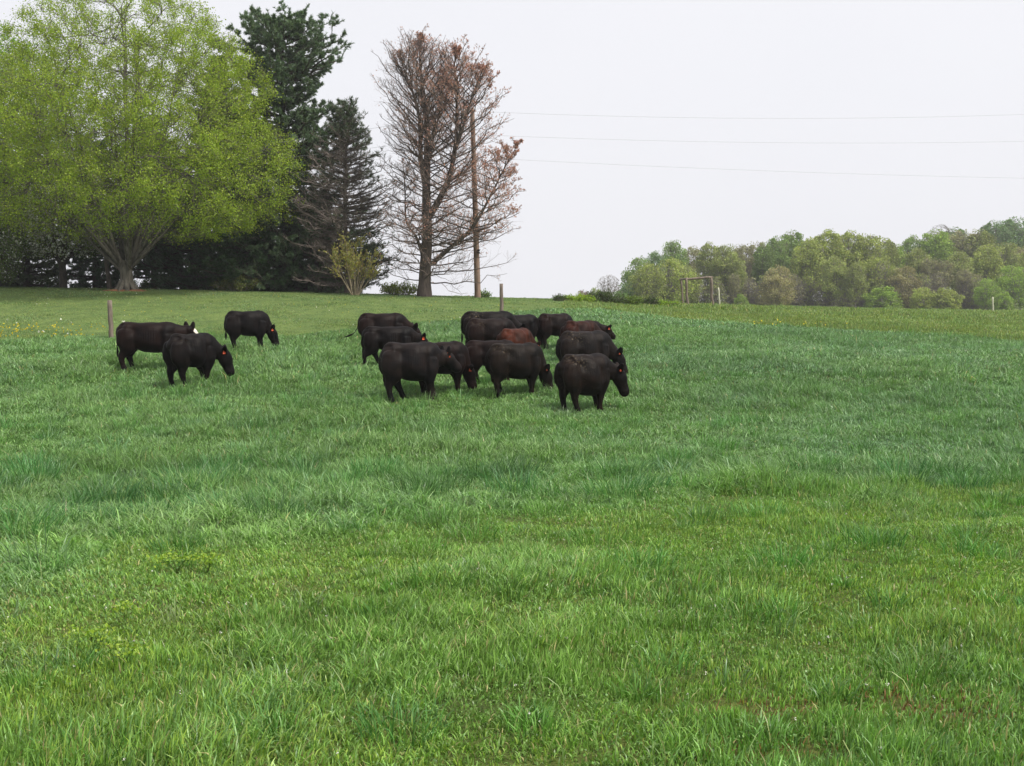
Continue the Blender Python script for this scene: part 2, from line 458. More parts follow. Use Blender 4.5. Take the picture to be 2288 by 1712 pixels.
# ------------------------------------------------------------------ grass
def blades(acc, x, y, h, w, lean, ldir, col, seg, g, face=None):
    n = len(x)
    z = ground(x, y) - 0.01
    p = np.stack([x, y, z], 1)
    if face is None: face = g.uniform(0, 2 * math.pi, n)
    side = np.stack([np.cos(face), np.sin(face), np.zeros(n)], 1)
    ld = np.stack([np.cos(ldir), np.sin(ldir), np.zeros(n)], 1)
    ts = np.linspace(0, 1, seg + 1)
    rows = []
    for t in ts:
        ang = lean * t ** 1.3
        # integrate a bending blade approximately
        up = h * (np.sin(np.minimum(ang, 2.6)) / np.maximum(ang, 1e-3)) * t if t > 0 else h * 0
        out_ = h * ((1 - np.cos(ang)) / np.maximum(ang, 1e-3)) * t if t > 0 else h * 0
        c = p + ld * out_[:, None]; c[:, 2] += up
        ww = w * (1 - 0.25 * t) * (1 if t < 0.999 else 0)
        rows.append((c, ww))
    V = []
    for c, ww in rows[:-1]:
        V.append(c - side * ww[:, None] * 0.5); V.append(c + side * ww[:, None] * 0.5)
    V.append(rows[-1][0])
    V = np.stack(V, 1)
    k = V.shape[1]
    base = (np.arange(n) * k)[:, None]
    q = []
    for s_ in range(seg - 1):
        q.append(base + np.array([[2 * s_, 2 * s_ + 1, 2 * s_ + 3, 2 * s_ + 2]]))
    t_ = base + np.array([[2 * (seg - 1), 2 * (seg - 1) + 1, 2 * seg]])
    acc.add(V, np.concatenate(q) if q else None, t_, np.repeat(col, k, axis=0))

def scatter(y0, y1, dens, g, s0=-0.6, s1=0.6):
    area = (s1 - s0) * (y1 ** 2 - y0 ** 2) / 2
    n = int(area * dens)
    y = np.sqrt(g.uniform(y0 ** 2, y1 ** 2, n))
    x = g.uniform(s0, s1, n) * y
    return x, y

GQ = 1.0
def grass_band(acc, y0, y1, dens, g, wscale, seg, s0=-0.6, s1=0.6, only=None):
    x, y = scatter(y0, y1, dens * GQ, g, s0, s1)
    # gather blades into tufts
    cell = 0.16
    jx = (vnoise(x, y, cell, 71) - 0.5) * 0.10; jy = (vnoise(x, y, cell, 72) - 0.5) * 0.10
    x, y = x + jx, y + jy
    col, tall, far, lawn = zone_color(x, y)
    if only is not None:
        k = only(tall, far, lawn)
        x, y, col, tall, far, lawn = x[k], y[k], col[k], tall[k], far[k], lawn[k]
    n = len(x)
    big = fbm(x, y, 1.5, 41); tuft = 0.6 * vnoise(x, y, 0.26, 42) + 0.4 * vnoise(x, y, 0.11, 44); patch = fbm(x, y, 5.0, 43)
    clump = np.clip((big - 0.5) * 4, 0, 1)
    h = np.where(far, np.where(lawn, 0.05, 0.15), 0.085 * (1 - tall) + 0.21 * tall)
    h = h * (0.35 + 1.25 * tuft) * (0.65 + 0.9 * clump) * g.uniform(0.45, 1.25, n)
    tallb = g.random(n) < 0.03
    h = np.where(tallb & ~lawn, h * 1.5, h)
    w = np.where(far, 0.006, 0.0068 + 0.0015 * tall) * g.uniform(0.6, 1.4, n) * wscale
    lean = np.abs(g.normal(0.5 + 0.95 * tall, 0.6, n)) + 0.1 + 0.4 * (patch > 0.55)
    flow = 2 * math.pi * (fbm(x, y, 3.2, 51) * 1.6) + 0.3
    ldir = np.where(g.random(n) < 0.4, flow + g.normal(0, 1.0, n), g.uniform(0, 2 * math.pi, n))
    # colour: per-blade variety, blue and yellow blades, straw
    k = g.uniform(0.5, 1.5, (n, 1))
    c = col * k * (0.82 + 0.36 * patch[:, None])
    c = c * (0.75 + 0.5 * tuft[:, None])
    yel = ((vnoise(x, y, 1.1, 61) * 0.6 + g.random(n) * 0.6) > 0.78) & (tall < 0.6)
    c[yel] *= np.array([1.35, 1.12, 0.9])
    blu = ((vnoise(x, y, 1.4, 63) * 0.5 + g.random(n) * 0.7) > 0.80)
    c[blu] = c[blu] * np.array([0.95, 1.0, 1.0]) + np.array([0.015, 0.025, 0.035])
    straw = g.random(n) < np.where(tall > 0.5, 0.012, 0.05)
    c[straw] = np.array([0.36, 0.32, 0.15]) * k[straw]
    if y0 < 11:
        bb = bare(x, y)
        h = h * (1 - .45 * bb)
        br = g.random(n) < bb * .4
        c[br] = np.array([0.24, 0.125, 0.06]) * k[br]
        keep = g.random(n) > bb * .2
        x, y, h, w, lean, ldir, c = x[keep], y[keep], h[keep], w[keep], lean[keep], ldir[keep], c[keep]
    blades(acc, x, y, h, w, lean, ldir, np.clip(c, 0, 1), seg, g)

g = np.random.default_rng(11)
def tufts(acc, y0, y1, n, per, rad, hmin, hmax, w, colr, g, seg=3, tallz=None):
    x, y = scatter(y0, y1, 1.0, g)
    k = g.permutation(len(x)); x, y = x[k], y[k]
    if tallz is not None:
        t_ = zones(x, y)[0]; m_ = (t_ > .5) if tallz else (t_ < .5); x, y = x[m_], y[m_]
    x, y = x[:n], y[:n]; n = len(x)
    sz = g.uniform(.5, 1.3, n)
    i = np.repeat(np.arange(n), per)
    a = g.uniform(0, 2 * math.pi, len(i)); r = rad * sz[i] * np.sqrt(g.random(len(i)))
    h = g.uniform(hmin, hmax, len(i)) * sz[i]
    c = tint(n, colr, .25, g, .15)[i] * g.uniform(.6, 1.4, (len(i), 1))
    blades(acc, x[i] + r * np.cos(a), y[i] + r * np.sin(a), h, w * g.uniform(.6, 1.3, len(i)), np.abs(g.normal(.9, .45, len(i))) + .2, a + g.normal(0, .5, len(i)), np.clip(c, 0, 1), seg, g)
acc = Acc()
tufts(acc, 4, 15, 75, 60, .16, .12, .2, .007, (0.115, 0.24, 0.048), g, tallz=False)
tufts(acc, 4, 15, 50, 30, .12, .11, .2, .006, (0.17, 0.26, 0.11), g, tallz=False)
tufts(acc, 8.5, 17, 90, 150, .34, .26, .4, .008, (0.08, 0.19, 0.058), g, tallz=True)
tufts(acc, 4.5, 14, 26, 110, .25, .14, .24, .007, (0.10, 0.23, 0.05), g, tallz=False)
tufts(acc, 8, 30, 420, 60, .22, .2, .34, .008, (0.10, 0.22, 0.055), g, tallz=True)
tufts(acc, 8, 40, 500, 50, .22, .2, .33, .009, (0.16, 0.27, 0.12), g, tallz=True)
# long pale bent stems
x, y = scatter(4, 14, 10, g); n = len(x)
blades(acc, x, y, g.uniform(.14, .3, n), g.uniform(.004, .006, n), g.uniform(.4, 2.2, n), g.uniform(0, 6.28, n), tint(n, (0.27, 0.34, 0.13), .25, g), 4, g)
# low clover-like leaves between the blades
x, y = scatter(3.6, 13, 700, g)
k = fbm(x, y, .9, 66) > .5; x, y = x[k], y[k]
p = np.stack([x, y, ground(x, y) + g.uniform(.02, .055, len(x))], 1)
leaves(acc, p, .014, g, tint(len(x), (0.13, 0.24, 0.055), .35, g), 1.0)
grass_band(acc, 3.4, 7, 6500, g, 1.0, 3)
grass_band(acc, 7, 11, 4600, g, 1.15, 3)
grass_band(acc, 11, 17, 3000, g, 1.35, 2)
grass_band(acc, 17, 28, 1500, g, 1.8, 2)
grass_band(acc, 28, 46, 800, g, 2.6, 2)
grass_band(acc, 46, 66, 220, g, 4.2, 2)
grass_band(acc, 66, 106, 90, g, 7.5, 2, s0=-0.02, s1=0.58)
grass_o = acc.build('grass', M_grass)
tag(grass_o, 'dense green grass blades covering the whole sloping pasture', 'grass', kind='stuff')

# bare reddish litter patches and white clover heads near the camera
acc = Acc(); g = np.random.default_rng(12)
n = 230
x, y = scatter(4.2, 13, 4, g); x, y = x[:n], y[:n]
p = np.stack([x, y, ground(x, y) + g.uniform(0.05, 0.11, len(x))], 1)
for dz in range(5):
    leaves(acc, p + g.normal(size=p.shape) * 0.004, 0.009, g, tint(len(p), (0.6, 0.6, 0.52), 0.2, g, 0.05), 1.0)
tag(acc.build('clover_heads', M_petal), 'tiny white clover heads scattered in the foreground grass', 'clover', kind='stuff')
acc = Acc()
def spots(u0, u1, Y0, Y1, n, colr, size, h0, h1):
    u = g.uniform(u0, u1, n); Y = g.uniform(Y0, Y1, n)
    x = (u - U0) / F * Y
    k = vnoise(x, Y, 0.8, 81) + g.random(n) * 0.4 > 0.72
    x, Y = x[k], Y[k]
    p = np.stack([x, Y, ground(x, Y) + g.uniform(h0, h1, len(x))], 1)
    for _ in range(4):
        leaves(acc, p + g.normal(size=p.shape) * 0.012, size, g, tint(len(p), colr, 0.15, g, 0.04), 1.0)
spots(-150, 240, 41.5, 45.5, 260, (0.62, 0.5, 0.03), 0.05, 0.08, 0.16)
spots(-150, 420, 41, 47, 45, (0.75, 0.75, 0.68), 0.07, 0.1, 0.2)
spots(240, 1250, 43, 57, 150, (0.6, 0.5, 0.06), 0.035, 0.06, 0.14)
spots(1650, 1900, 48, 52, 60, (0.72, 0.62, 0.05), 0.06, 0.15, 0.3)
spots(0, 1200, 44, 60, 80, (0.6, 0.6, 0.52), 0.035, 0.06, 0.12)
tag(acc.build('dandelions', M_petal), 'yellow and white dandelion flowers along the edge of the mown lawn', 'flowers', kind='stuff')

# broad-leaved weeds in the foreground
def weed(u, Y, size, label, n=6):
    b = on_ground(u, Y)
    root = empty('leafy_weed', b, label, 'weed', 'yellow green weeds in the grass')
    st, lf = Acc(), Acc()
    gg = np.random.default_rng(int(u))
    for i in range(n):
        a = gg.uniform(0, 6.28); r = size * gg.uniform(0.15, 1)
        top = np.array([math.cos(a) * r, math.sin(a) * r * 0.7, 0.11 + 0.05 * gg.random()])
        P = np.linspace(np.zeros(3), top, 5); P[:, :2] *= (np.linspace(0, 1, 5)[:, None]) ** 0.6
        tubes(st, P, np.full(5, 0.002), 4, c=np.array([[.1,.16,.03]]))
        q = top + gg.normal(size=(26, 3)) * np.array([0.04, 0.04, 0.012])
        leaves(lf, q, 0.022, gg, tint(26, (0.25, 0.36, 0.04), 0.25, gg), 0.75)
        q = P[2:].repeat(5, 0) + gg.normal(size=(15, 3)) * 0.03
        leaves(lf, q, 0.024, gg, tint(15, (0.12, 0.23, 0.05), 0.25, gg), 0.5)
    st.build('stem', M_grass, root); lf.build('leaves', M_grass, root)
weed(396, 8.3, 0.2, 'larger yellow green leafy weed beside the tall grass at left', 11)
weed(465, 8.35, 0.14, 'smaller yellow green weed just right of the larger weed', 6)
weed(282, 6.75, 0.06, 'small yellow weed head below the larger weed', 3)
weed(178, 6.25, 0.05, 'yellow weed tuft nearest the left edge', 2)
weed(219, 6.15, 0.07, 'yellow weed tuft in the middle of the left foreground trio', 3)
weed(272, 5.85, 0.09, 'yellow weed tuft nearest the camera at left', 4)

# ------------------------------------------------------------------ cattle
def loft(acc, secs, lat, k=18, sub=4, sq=1.0):
    """secs: list of (point, lateral radius, normal radius)"""
    S = np.array([[*p, a, b] for p, a, b in secs], float)
    n = len(S)
    Sp = np.vstack([2 * S[0] - S[1], S, 2 * S[-1] - S[-2]])
    outp = []
    for i in range(n - 1):
        for j in range(sub):
            t = j / sub
            p0, p1, p2, p3 = Sp[i], Sp[i + 1], Sp[i + 2], Sp[i + 3]
            outp.append(0.5 * ((2 * p1) + (-p0 + p2) * t + (2 * p0 - 5 * p1 + 4 * p2 - p3) * t ** 2 + (-p0 + 3 * p1 - 3 * p2 + p3) * t ** 3))
    outp.append(S[-1])
    S = np.array(outp)
    P, A, B = S[:, :3], np.maximum(S[:, 3], 0.008), np.maximum(S[:, 4], 0.008)
    T = nrm(np.gradient(P, axis=0))
    # rounded ends
    def endcap(p, t, a, b, sign):
        r = min(a, b)
        return [(p + sign * t * r * 0.35, a * 0.86, b * 0.86), (p + sign * t * r * 0.6, a * 0.55, b * 0.55), (p + sign * t * r * 0.7, a * 0.12, b * 0.12)]
    c0 = endcap(P[0], T[0], A[0], B[0], -1)[::-1]; c1 = endcap(P[-1], T[-1], A[-1], B[-1], 1)
    P = np.vstack([[c[0] for c in c0], P, [c[0] for c in c1]])
    A = np.concatenate([[c[1] for c in c0], A, [c[1] for c in c1]])
    B = np.concatenate([[c[2] for c in c0], B, [c[2] for c in c1]])
    T = np.vstack([[T[0]] * 3, T, [T[-1]] * 3])
    L = np.asarray(lat, float)
    if L.ndim == 1: L = np.broadcast_to(L, T.shape)
    Lp = nrm(L - (L * T).sum(1, keepdims=True) * T)
    Nn = np.cross(Lp, T)
    ang = np.arange(k) * 2 * math.pi / k
    ca = np.sign(np.cos(ang)) * np.abs(np.cos(ang)) ** sq; sa = np.sign(np.sin(ang)) * np.abs(np.sin(ang)) ** sq
    V = P[:, None] + A[:, None, None] * ca[None, :, None] * Lp[:, None] + B[:, None, None] * sa[None, :, None] * Nn[:, None]
    m_ = len(P)
    idx = np.arange(m_ * k).reshape(m_, k)
    a, b = idx[:-1], idx[1:]
    q = np.stack([a, np.roll(a, -1, 1), np.roll(b, -1, 1), b], -1).reshape(-1, 4)
    t0 = [[idx[0, 0], idx[0, i + 1], idx[0, i]] for i in range(1, k - 1)]
    t1 = [[idx[-1, 0], idx[-1, i], idx[-1, i + 1]] for i in range(1, k - 1)]
    acc.add(V, q, np.array(t0 + t1))

def cow_mat():
    m, nt, out = mat_new('cattle_hide')
    N = nt.nodes.new; Lk = nt.links.new
    oi = N('ShaderNodeObjectInfo'); tc = N('ShaderNodeTexCoord')
    ma = N('ShaderNodeAttribute'); ma.attribute_name = 'tint'      # r: white face, g: fleck mask
    sep = N('ShaderNodeSeparateColor'); Lk(ma.outputs['Color'], sep.inputs[0])
    nz = N('ShaderNodeTexNoise'); nz.inputs['Scale'].default_value = 3.0; nz.inputs['Detail'].default_value = 5
    Lk(tc.outputs['Object'], nz.inputs['Vector'])
    cr = N('ShaderNodeValToRGB')
    cr.color_ramp.elements[0].position = 0.35; cr.color_ramp.elements[0].color = (0.45, 0.5, 0.58, 1)
    cr.color_ramp.elements[1].position = 0.7; cr.color_ramp.elements[1].color = (2.6, 1.75, 1.35, 1)
    Lk(nz.outputs[0], cr.inputs[0])
    mu = N('ShaderNodeMix'); mu.data_type = 'RGBA'; mu.blend_type = 'MULTIPLY'; mu.inputs[0].default_value = 1
    Lk(oi.outputs['Color'], mu.inputs[6]); Lk(cr.outputs[0], mu.inputs[7])
    # dried mud flecks
    n2 = N('ShaderNodeTexNoise'); n2.inputs['Scale'].default_value = 26; n2.inputs['Detail'].default_value = 5
    Lk(tc.outputs['Object'], n2.inputs['Vector'])
    r2 = N('ShaderNodeValToRGB')
    r2.color_ramp.elements[0].position = 0.57; r2.color_ramp.elements[0].color = (0, 0, 0, 1)
    r2.color_ramp.elements[1].position = 0.66; r2.color_ramp.elements[1].color = (1, 1, 1, 1)
    Lk(n2.outputs[0], r2.inputs[0])
    mm = N('ShaderNodeMath'); mm.operation = 'MULTIPLY'; Lk(r2.outputs[0], mm.inputs[0]); Lk(sep.outputs[1], mm.inputs[1])
    m2 = N('ShaderNodeMix'); m2.data_type = 'RGBA'; Lk(mm.outputs[0], m2.inputs[0]); Lk(mu.outputs[2], m2.inputs[6])
    m2.inputs[7].default_value = (0.15, 0.12, 0.08, 1)
    m3 = N('ShaderNodeMix'); m3.data_type = 'RGBA'; Lk(sep.outputs[0], m3.inputs[0]); Lk(m2.outputs[2], m3.inputs[6])
    m3.inputs[7].default_value = (0.72, 0.68, 0.6, 1)
    p = N('ShaderNodeBsdfPrincipled'); p.inputs['Roughness'].default_value = 0.55; p.inputs['Specular IOR Level'].default_value = 0.09
    n3 = N('ShaderNodeTexNoise'); n3.inputs['Scale'].default_value = 45; n3.inputs['Detail'].default_value = 3
    mp = N('ShaderNodeMapping'); mp.inputs['Scale'].default_value = (0.5, 1, 1)
    Lk(tc.outputs['Object'], mp.inputs[0]); Lk(mp.outputs[0], n3.inputs['Vector'])
    bp = N('ShaderNodeBump'); bp.inputs['Strength'].default_value = 0.5; bp.inputs['Distance'].default_value = 0.012
    Lk(n3.outputs[0], bp.inputs['Height']); Lk(bp.outputs[0], p.inputs['Normal'])
    Lk(m3.outputs[2], p.inputs['Base Color']); Lk(p.outputs[0], out.inputs[0])
    return m
M_cow = cow_mat()

def angv(pitch, yaw):
    p, y = math.radians(pitch), math.radians(yaw)
    return np.array([math.cos(p) * math.cos(y), math.cos(p) * math.sin(y), math.sin(p)])

def cow(label, u, Y, yaw, scale=1.0, ln=1.0, neck=(-38, 0), head=(-62, 0), legs=(0, 0, 0, 0), tail='down',
        color=(0.016, 0.0125, 0.012), fleck=0.0, white=False, neck_len=0.52, tagged=True, fat=1.0, tag_size=1.0, ears=52, left=None, top=None, feet=None):
    acc = Acc()
    LX = 1.26 * ln
    X = lambda t: (t - 0.5) * LX                       # t along the body, origin at body centre
    Yl = np.array([0, 1., 0])
    f = fat
    f = fat * .95
    dz = (fat - 1.0) * .45
    body = [((X(-0.01), 0, .98), 0.13, 0.16), ((X(0.05), 0, .95), 0.2 * f, 0.235), ((X(0.16), 0, .92), 0.25 * f, 0.275),
            ((X(0.32), 0, .85), 0.295 * f, 0.335 + dz), ((X(0.5), 0, .815 - dz), 0.345 * f, 0.375 + dz), ((X(0.66), 0, .805 - dz), 0.33 * f, 0.38 + dz),
            ((X(0.8), 0, .82), 0.265 * f, 0.37), ((X(0.9), 0, .84), 0.225 * f, 0.34), ((X(0.98), 0, .82), 0.16, 0.24)]
    loft(acc, body, Yl, 28, sq=.8)
    # hip and shoulder ridge
    loft(acc, [((X(0.0), 0, 1.1), .05, .05), ((X(0.07), 0, 1.15), .1, .05), ((X(0.16), 0, 1.15), .15, .05), ((X(0.4), 0, 1.12), .1, .05), ((X(0.62), 0, 1.12), .1, .05), ((X(.8), 0, 1.13), .07, .06)], Yl, 10)
    for i, (sx, dx) in enumerate(((-1, legs[0]), (1, legs[1]))):      # hind: near (-y) then far (+y)
        y0 = 0.145 * sx
        loft(acc, [((X(0.13), y0, .95), .15, .235), ((X(0.13), y0 * 1.1, .74), .15, .265), ((X(0.13) + dx * .2, y0 * 1.12, .57), .125, .225),
                   ((X(0.10) + dx * .45, y0 * 1.03, .44), .08, .135), ((X(0.065) + dx * .75, y0 * .98, .33), .064, .085),
                   ((X(0.085) + dx * .92, y0 * .96, .18), .054, .06), ((X(0.11) + dx, y0 * .96, .08), .06, .066), ((X(0.13) + dx, y0 * .96, .0), .065, .075)], Yl, 12)
    for i, (sx, dx) in enumerate(((-1, legs[2]), (1, legs[3]))):      # front
        y0 = 0.15 * sx
        loft(acc, [((X(0.84), y0, .84), .12, .2), ((X(0.85), y0 * 1.1, .66), .125, .195), ((X(0.85) + dx * .15, y0 * 1.04, .5), .105, .15),
                   ((X(0.86) + dx * .5, y0 * .95, .36), .076, .09), ((X(0.86) + dx * .8, y0 * .92, .2), .055, .06),
                   ((X(0.86) + dx, y0 * .9, .1), .058, .062), ((X(0.88) + dx, y0 * .9, .0), .066, .072)], Yl, 12)
    # neck and head
    B = np.array([X(0.88), 0, .93])
    nd = angv(*neck); hd = angv(*head)
    poll = B + nd * neck_len
    latn = np.array([-math.sin(math.radians(neck[1])), math.cos(math.radians(neck[1])), 0])
    lath = np.array([-math.sin(math.radians(head[1])), math.cos(math.radians(head[1])), 0])
    sag = np.array([0, 0, -0.03])
    loft(acc, [((X(.55), 0, .9), .2, .27), ((X(.72), 0, .9), .2 * f, .285), (B, .185 * f, .275), (B + nd * neck_len * .35 + sag, .16, .235), (B + nd * neck_len * .68 + sag, .13, .19), (poll - nd * .02, .1, .145)], latn, 16)
    # brisket
    loft(acc, [((X(0.8), 0, .6), .11, .12), ((X(0.95), 0, .66), .1, .12), ((X(1.02), 0, .76), .08, .1)], Yl, 12)
    hn = np.cross(lath, hd)                              # forehead side of the head
    if hn[2] < 0 and abs(head[0]) < 80: hn = -hn
    loft(acc, [(poll - hd * .06, .1, .11), (poll + hd * .05, .125, .15), (poll + hd * .17, .122, .16), (poll + hd * .29, .092, .128),
               (poll + hd * .38, .09, .12), (poll + hd * .46, .098, .112), (poll + hd * .5, .085, .095)], lath, 16)
    earp = []
    for sx in (-1, 1):
        e0 = poll + lath * sx * .07 + hd * 0.03
        ed = nrm(lath * sx * math.cos(math.radians(ears)) + hn * 0.25 + np.array([0, 0, math.sin(math.radians(ears))]) - hd * .1)
        loft(acc, [(e0, .034, .036), (e0 + ed * .07, .036, .072), (e0 + ed * .16, .034, .076), (e0 + ed * .24, .022, .04)], -hd if abs(ed[2]) > .95 else nrm(np.cross(ed, hd)), 10, 3)
        earp.append((e0, ed))
    # tail
    tb = np.array([X(-0.015), 0, 1.09])
    if tail == 'down':
        tp = [tb, tb + (-.07, 0, -.08), tb + (-.085, 0, -.3), tb + (-.075, 0, -.5), tb + (-.07, 0.0, -.62), tb + (-.075, 0, -.78)]
    elif tail == 'side':
        tp = [tb, tb + (-.06, -.04, -.1), tb + (-.08, -.07, -.3), tb + (-.05, -.09, -.5), tb + (-.03, -.09, -.62), tb + (-.03, -.09, -.76)]
    else:                                                # swinging out behind
        tp = [tb, tb + (-.07, 0, -.1), tb + (-.1, 0, -.3), tb + (-.2, -.02, -.46), tb + (-.34, -.04, -.54), tb + (-.5, -.05, -.6)]
    rr = [.035, .026, .02, .018, .034, .012]
    loft(acc, [(tuple(p), r, r) for p, r in zip(tp, rr)], Yl, 8)
    me = acc.mesh('tmp', color=False)
    tmp = link('tmp', me)
    rm = tmp.modifiers.new('r', 'REMESH'); rm.mode = 'VOXEL'; rm.voxel_size = 0.0175
    sm = tmp.modifiers.new('s', 'SMOOTH'); sm.factor = 0.6; sm.iterations = 3
    dg = bpy.context.evaluated_depsgraph_get()
    bm_ = bpy.data.meshes.new_from_object(tmp.evaluated_get(dg))
    bpy.data.objects.remove(tmp)
    bm_.name = 'body'
    nv = len(bm_.vertices)
    co = np.empty(nv * 3, np.float32); bm_.vertices.foreach_get('co', co); co = co.reshape(-1, 3)
    # coat unevenness
    def dent(cx_, cz_, sx_, sz_, dep):
        dep = dep * 1.35
        wgt = np.exp(-((co[:, 0] - cx_) / sx_) ** 2 - ((co[:, 2] - cz_) / sz_) ** 2) * np.clip(np.abs(co[:, 1]) / .12, 0, 1)
        co[:, 1] -= np.sign(co[:, 1]) * dep * wgt
    dent(X(.27), .98, .11, .12, .05); dent(X(.30), .62, .10, .14, .035); dent(X(.76), .74, .07, .2, .035); dent(X(.95), .8, .06, .16, .02)
    dent(X(.13), 1.08, .07, .06, -.035); dent(X(.85), .98, .08, .12, -.02); dent(X(.52), .72, .16, .16, -.015)
    for q_ in range(7): dent(X(.40 + .045 * q_), .85, .012, .2, .006)
    co += (0.012 * (vnoise(co[:, 0] + co[:, 1] * .7, co[:, 2], 0.13, 3) - .5))[:, None]
    bm_.vertices.foreach_set('co', co.ravel())
    while bm_.color_attributes: bm_.color_attributes.remove(bm_.color_attributes[0])
    a = bm_.color_attributes.new('tint', 'FLOAT_COLOR', 'POINT')
    cc = np.zeros((nv, 4), np.float32); cc[:, 3] = 1
    rel = co - poll
    hh = rel @ hd
    if white:
        cc[:, 0] = np.clip((hh - 0.0) / .03, 0, 1) * np.clip((np.abs(rel @ lath) < .2), 0, 1) * ((rel @ hn) > 0.0) * (np.linalg.norm(rel, axis=1) < .55)
    fm = np.exp(-((co[:, 0] - X(0.2)) / 0.22) ** 2 - ((co[:, 2] - 1.08) / 0.16) ** 2)
    cc[:, 1] = np.clip(fm * fleck, 0, 1) + 0.10 * min(1.0, fleck + 0.3) * (fbm(co[:, 0], co[:, 2], 0.5, 9) > 0.58)
    a.data.foreach_set('color', cc.ravel())
    bm_.polygons.foreach_set('use_smooth', np.ones(len(bm_.polygons), bool))
    bm_.materials.clear(); bm_.materials.append(M_cow)
    # real place and size: feet on the terrain, height and rump position taken from the photograph
    cy, sy = math.cos(math.radians(yaw)), math.sin(math.radians(yaw))
    if feet is not None:
        best = None
        for Yt in np.arange(22, 44, .1):
            gp = on_ground(u, Yt)
            d = gp + np.array([0, -.2, .12]) - np.array([0, 0, CAMZ])
            dep = d[1] * math.cos(PITCH) - d[2] * math.sin(PITCH); up_ = d[1] * math.sin(PITCH) + d[2] * math.cos(PITCH)
            e = abs(V0 - F * up_ / dep - feet)
            if best is None or e < best[0]: best = (e, Yt)
        Y = best[1]
    for _ in range(6):
        loc = on_ground(u, Y)
        w = np.stack([co[:, 0] * cy - co[:, 1] * sy, co[:, 0] * sy + co[:, 1] * cy, co[:, 2]], 1) * scale + loc
        d = w - np.array([0, 0, CAMZ])
        dep = d[:, 1] * math.cos(PITCH) - d[:, 2] * math.sin(PITCH); up_ = d[:, 1] * math.sin(PITCH) + d[:, 2] * math.cos(PITCH)
        uu, vv = U0 + F * d[:, 0] / dep, V0 - F * up_ / dep
        tor = (co[:, 0] < X(.7)) & (co[:, 0] > X(0) - .05)
        if top is not None:
            ft = V0 - F * ((loc[1] - 0) * math.sin(PITCH) + (loc[2] - CAMZ) * math.cos(PITCH)) / (loc[1] * math.cos(PITCH) - (loc[2] - CAMZ) * math.sin(PITCH))
            scale *= (ft - top) / (ft - vv[tor].min())
            u += left - uu[tor].min()
    if 0: print('COW %-60s Y %.1f scale %.2f left %.0f right %.0f top %.0f bottom %.0f' % (label[:60], Y, scale, uu.min(), uu.max(), vv.min(), vv.max()))
    root = empty('beef_cow', loc, label, 'cow', 'cattle grazing in the tall grass', math.radians(yaw))
    root.scale = (scale, scale, scale)
    bo = link('body', bm_, root); bo.color = (*color, 1)
    # hooves show only at the ends of the legs: part of the body; the plastic tags are parts
    if tagged:
        for k, (e0, ed) in enumerate(earp[:1] if yaw >= -5 else earp):
            ta = Acc()
            c = e0 + ed * .11
            yv = np.array([-math.sin(math.radians(yaw)), -math.cos(math.radians(yaw)), 0.0])   # local direction towards the viewer side
            sidev = nrm(np.cross(np.array([0, 0, 1.]), yv)); upv = np.array([0, 0, 1.])
            c = c + yv * 0.035
            s = 0.8 * tag_size
            prof = [(-.02, .0), (.02, .0), (.038, -.045), (.038, -.095), (-.038, -.095), (-.038, -.045)]
            fr_ = [c + sidev * px * s + upv * pz * s + yv * .003 for px, pz in prof]
            bk_ = [c + sidev * px * s + upv * pz * s - yv * .003 for px, pz in prof]
            V = np.array(fr_ + bk_)
            tris = [[0, 1, 2], [0, 2, 5], [2, 3, 4], [2, 4, 5]]
            tris2 = [[a_ + 6 for a_ in t[::-1]] for t in tris]
            qs = [[i, (i + 1) % 6, (i + 1) % 6 + 6, i + 6] for i in range(6)]
            ta.add(V, np.array(qs), np.array(tris + tris2))
            ta.build('ear_tag', M_tag, root)
    return root

BLK = (0.0028, 0.0025, 0.0027); DRK = (0.0045, 0.0028, 0.0026); RED = (0.013, 0.0055, 0.004); BRN = (0.025, 0.009, 0.005)
# left group
cow('black white-faced cow standing side-on, head raised, beside the leaning left fence post', 330, 31.0, 10, ln=1.02, neck=(4, 16), head=(-30, 62), legs=(-.08, .1, .1, .0), color=DRK, white=True, ears=75, neck_len=.5, left=262, top=719, feet=818)
cow('black cow with lowered head nearest the camera in the left trio', 424, 27.6, 50, ln=0.74, neck=(-26, -22), head=(-72, -34), legs=(.1, -.05, -.06, .08), tail='side', color=BLK, fleck=.15, left=366, top=745, feet=856, neck_len=0.46)
cow('small black cow grazing alone between the left pair and the middle herd', 553, 35.5, 24, ln=0.84, neck=(-46, -8), head=(-72, 0), legs=(.04, .1, -.05, .08), color=BLK, left=504, top=694, feet=776, neck_len=0.46)
# middle group
cow('black cow with tail swung out behind, farthest back of the middle four', 862, 34.8, 12, ln=0.94, neck=(-24, 8), head=(-56, 12), legs=(-.05, .1, 0, .05), tail='swing', color=DRK, left=803, top=699, feet=783, tagged=False)
cow('black cow with bright orange tag striding with hind legs apart, second of the middle four', 872, 31.6, 10, ln=1.08, neck=(-14, 16), head=(-62, 14), legs=(-.18, .26, 0, .1), color=BLK, tag_size=1.2, left=813, top=729, feet=810)
cow('black cow grazing half hidden behind the front middle cow, reddish neck lowered', 986, 28.3, 20, ln=0.86, neck=(-56, -4), head=(-74, -4), legs=(-.02, .1, .0, .08), color=DRK, ears=20, left=922, top=763, feet=868, neck_len=0.46)
cow('large greyish black cow in front of the middle four, head level with orange tag', 916, 26.4, 16, ln=0.8, neck=(-8, 14), head=(-34, 34), legs=(-.04, .26, 0.02, .14), tail='side', color=(0.0062, 0.006, 0.0065), tag_size=1.3, ears=80, neck_len=0.36, left=852, top=764, feet=886, fat=1.03)
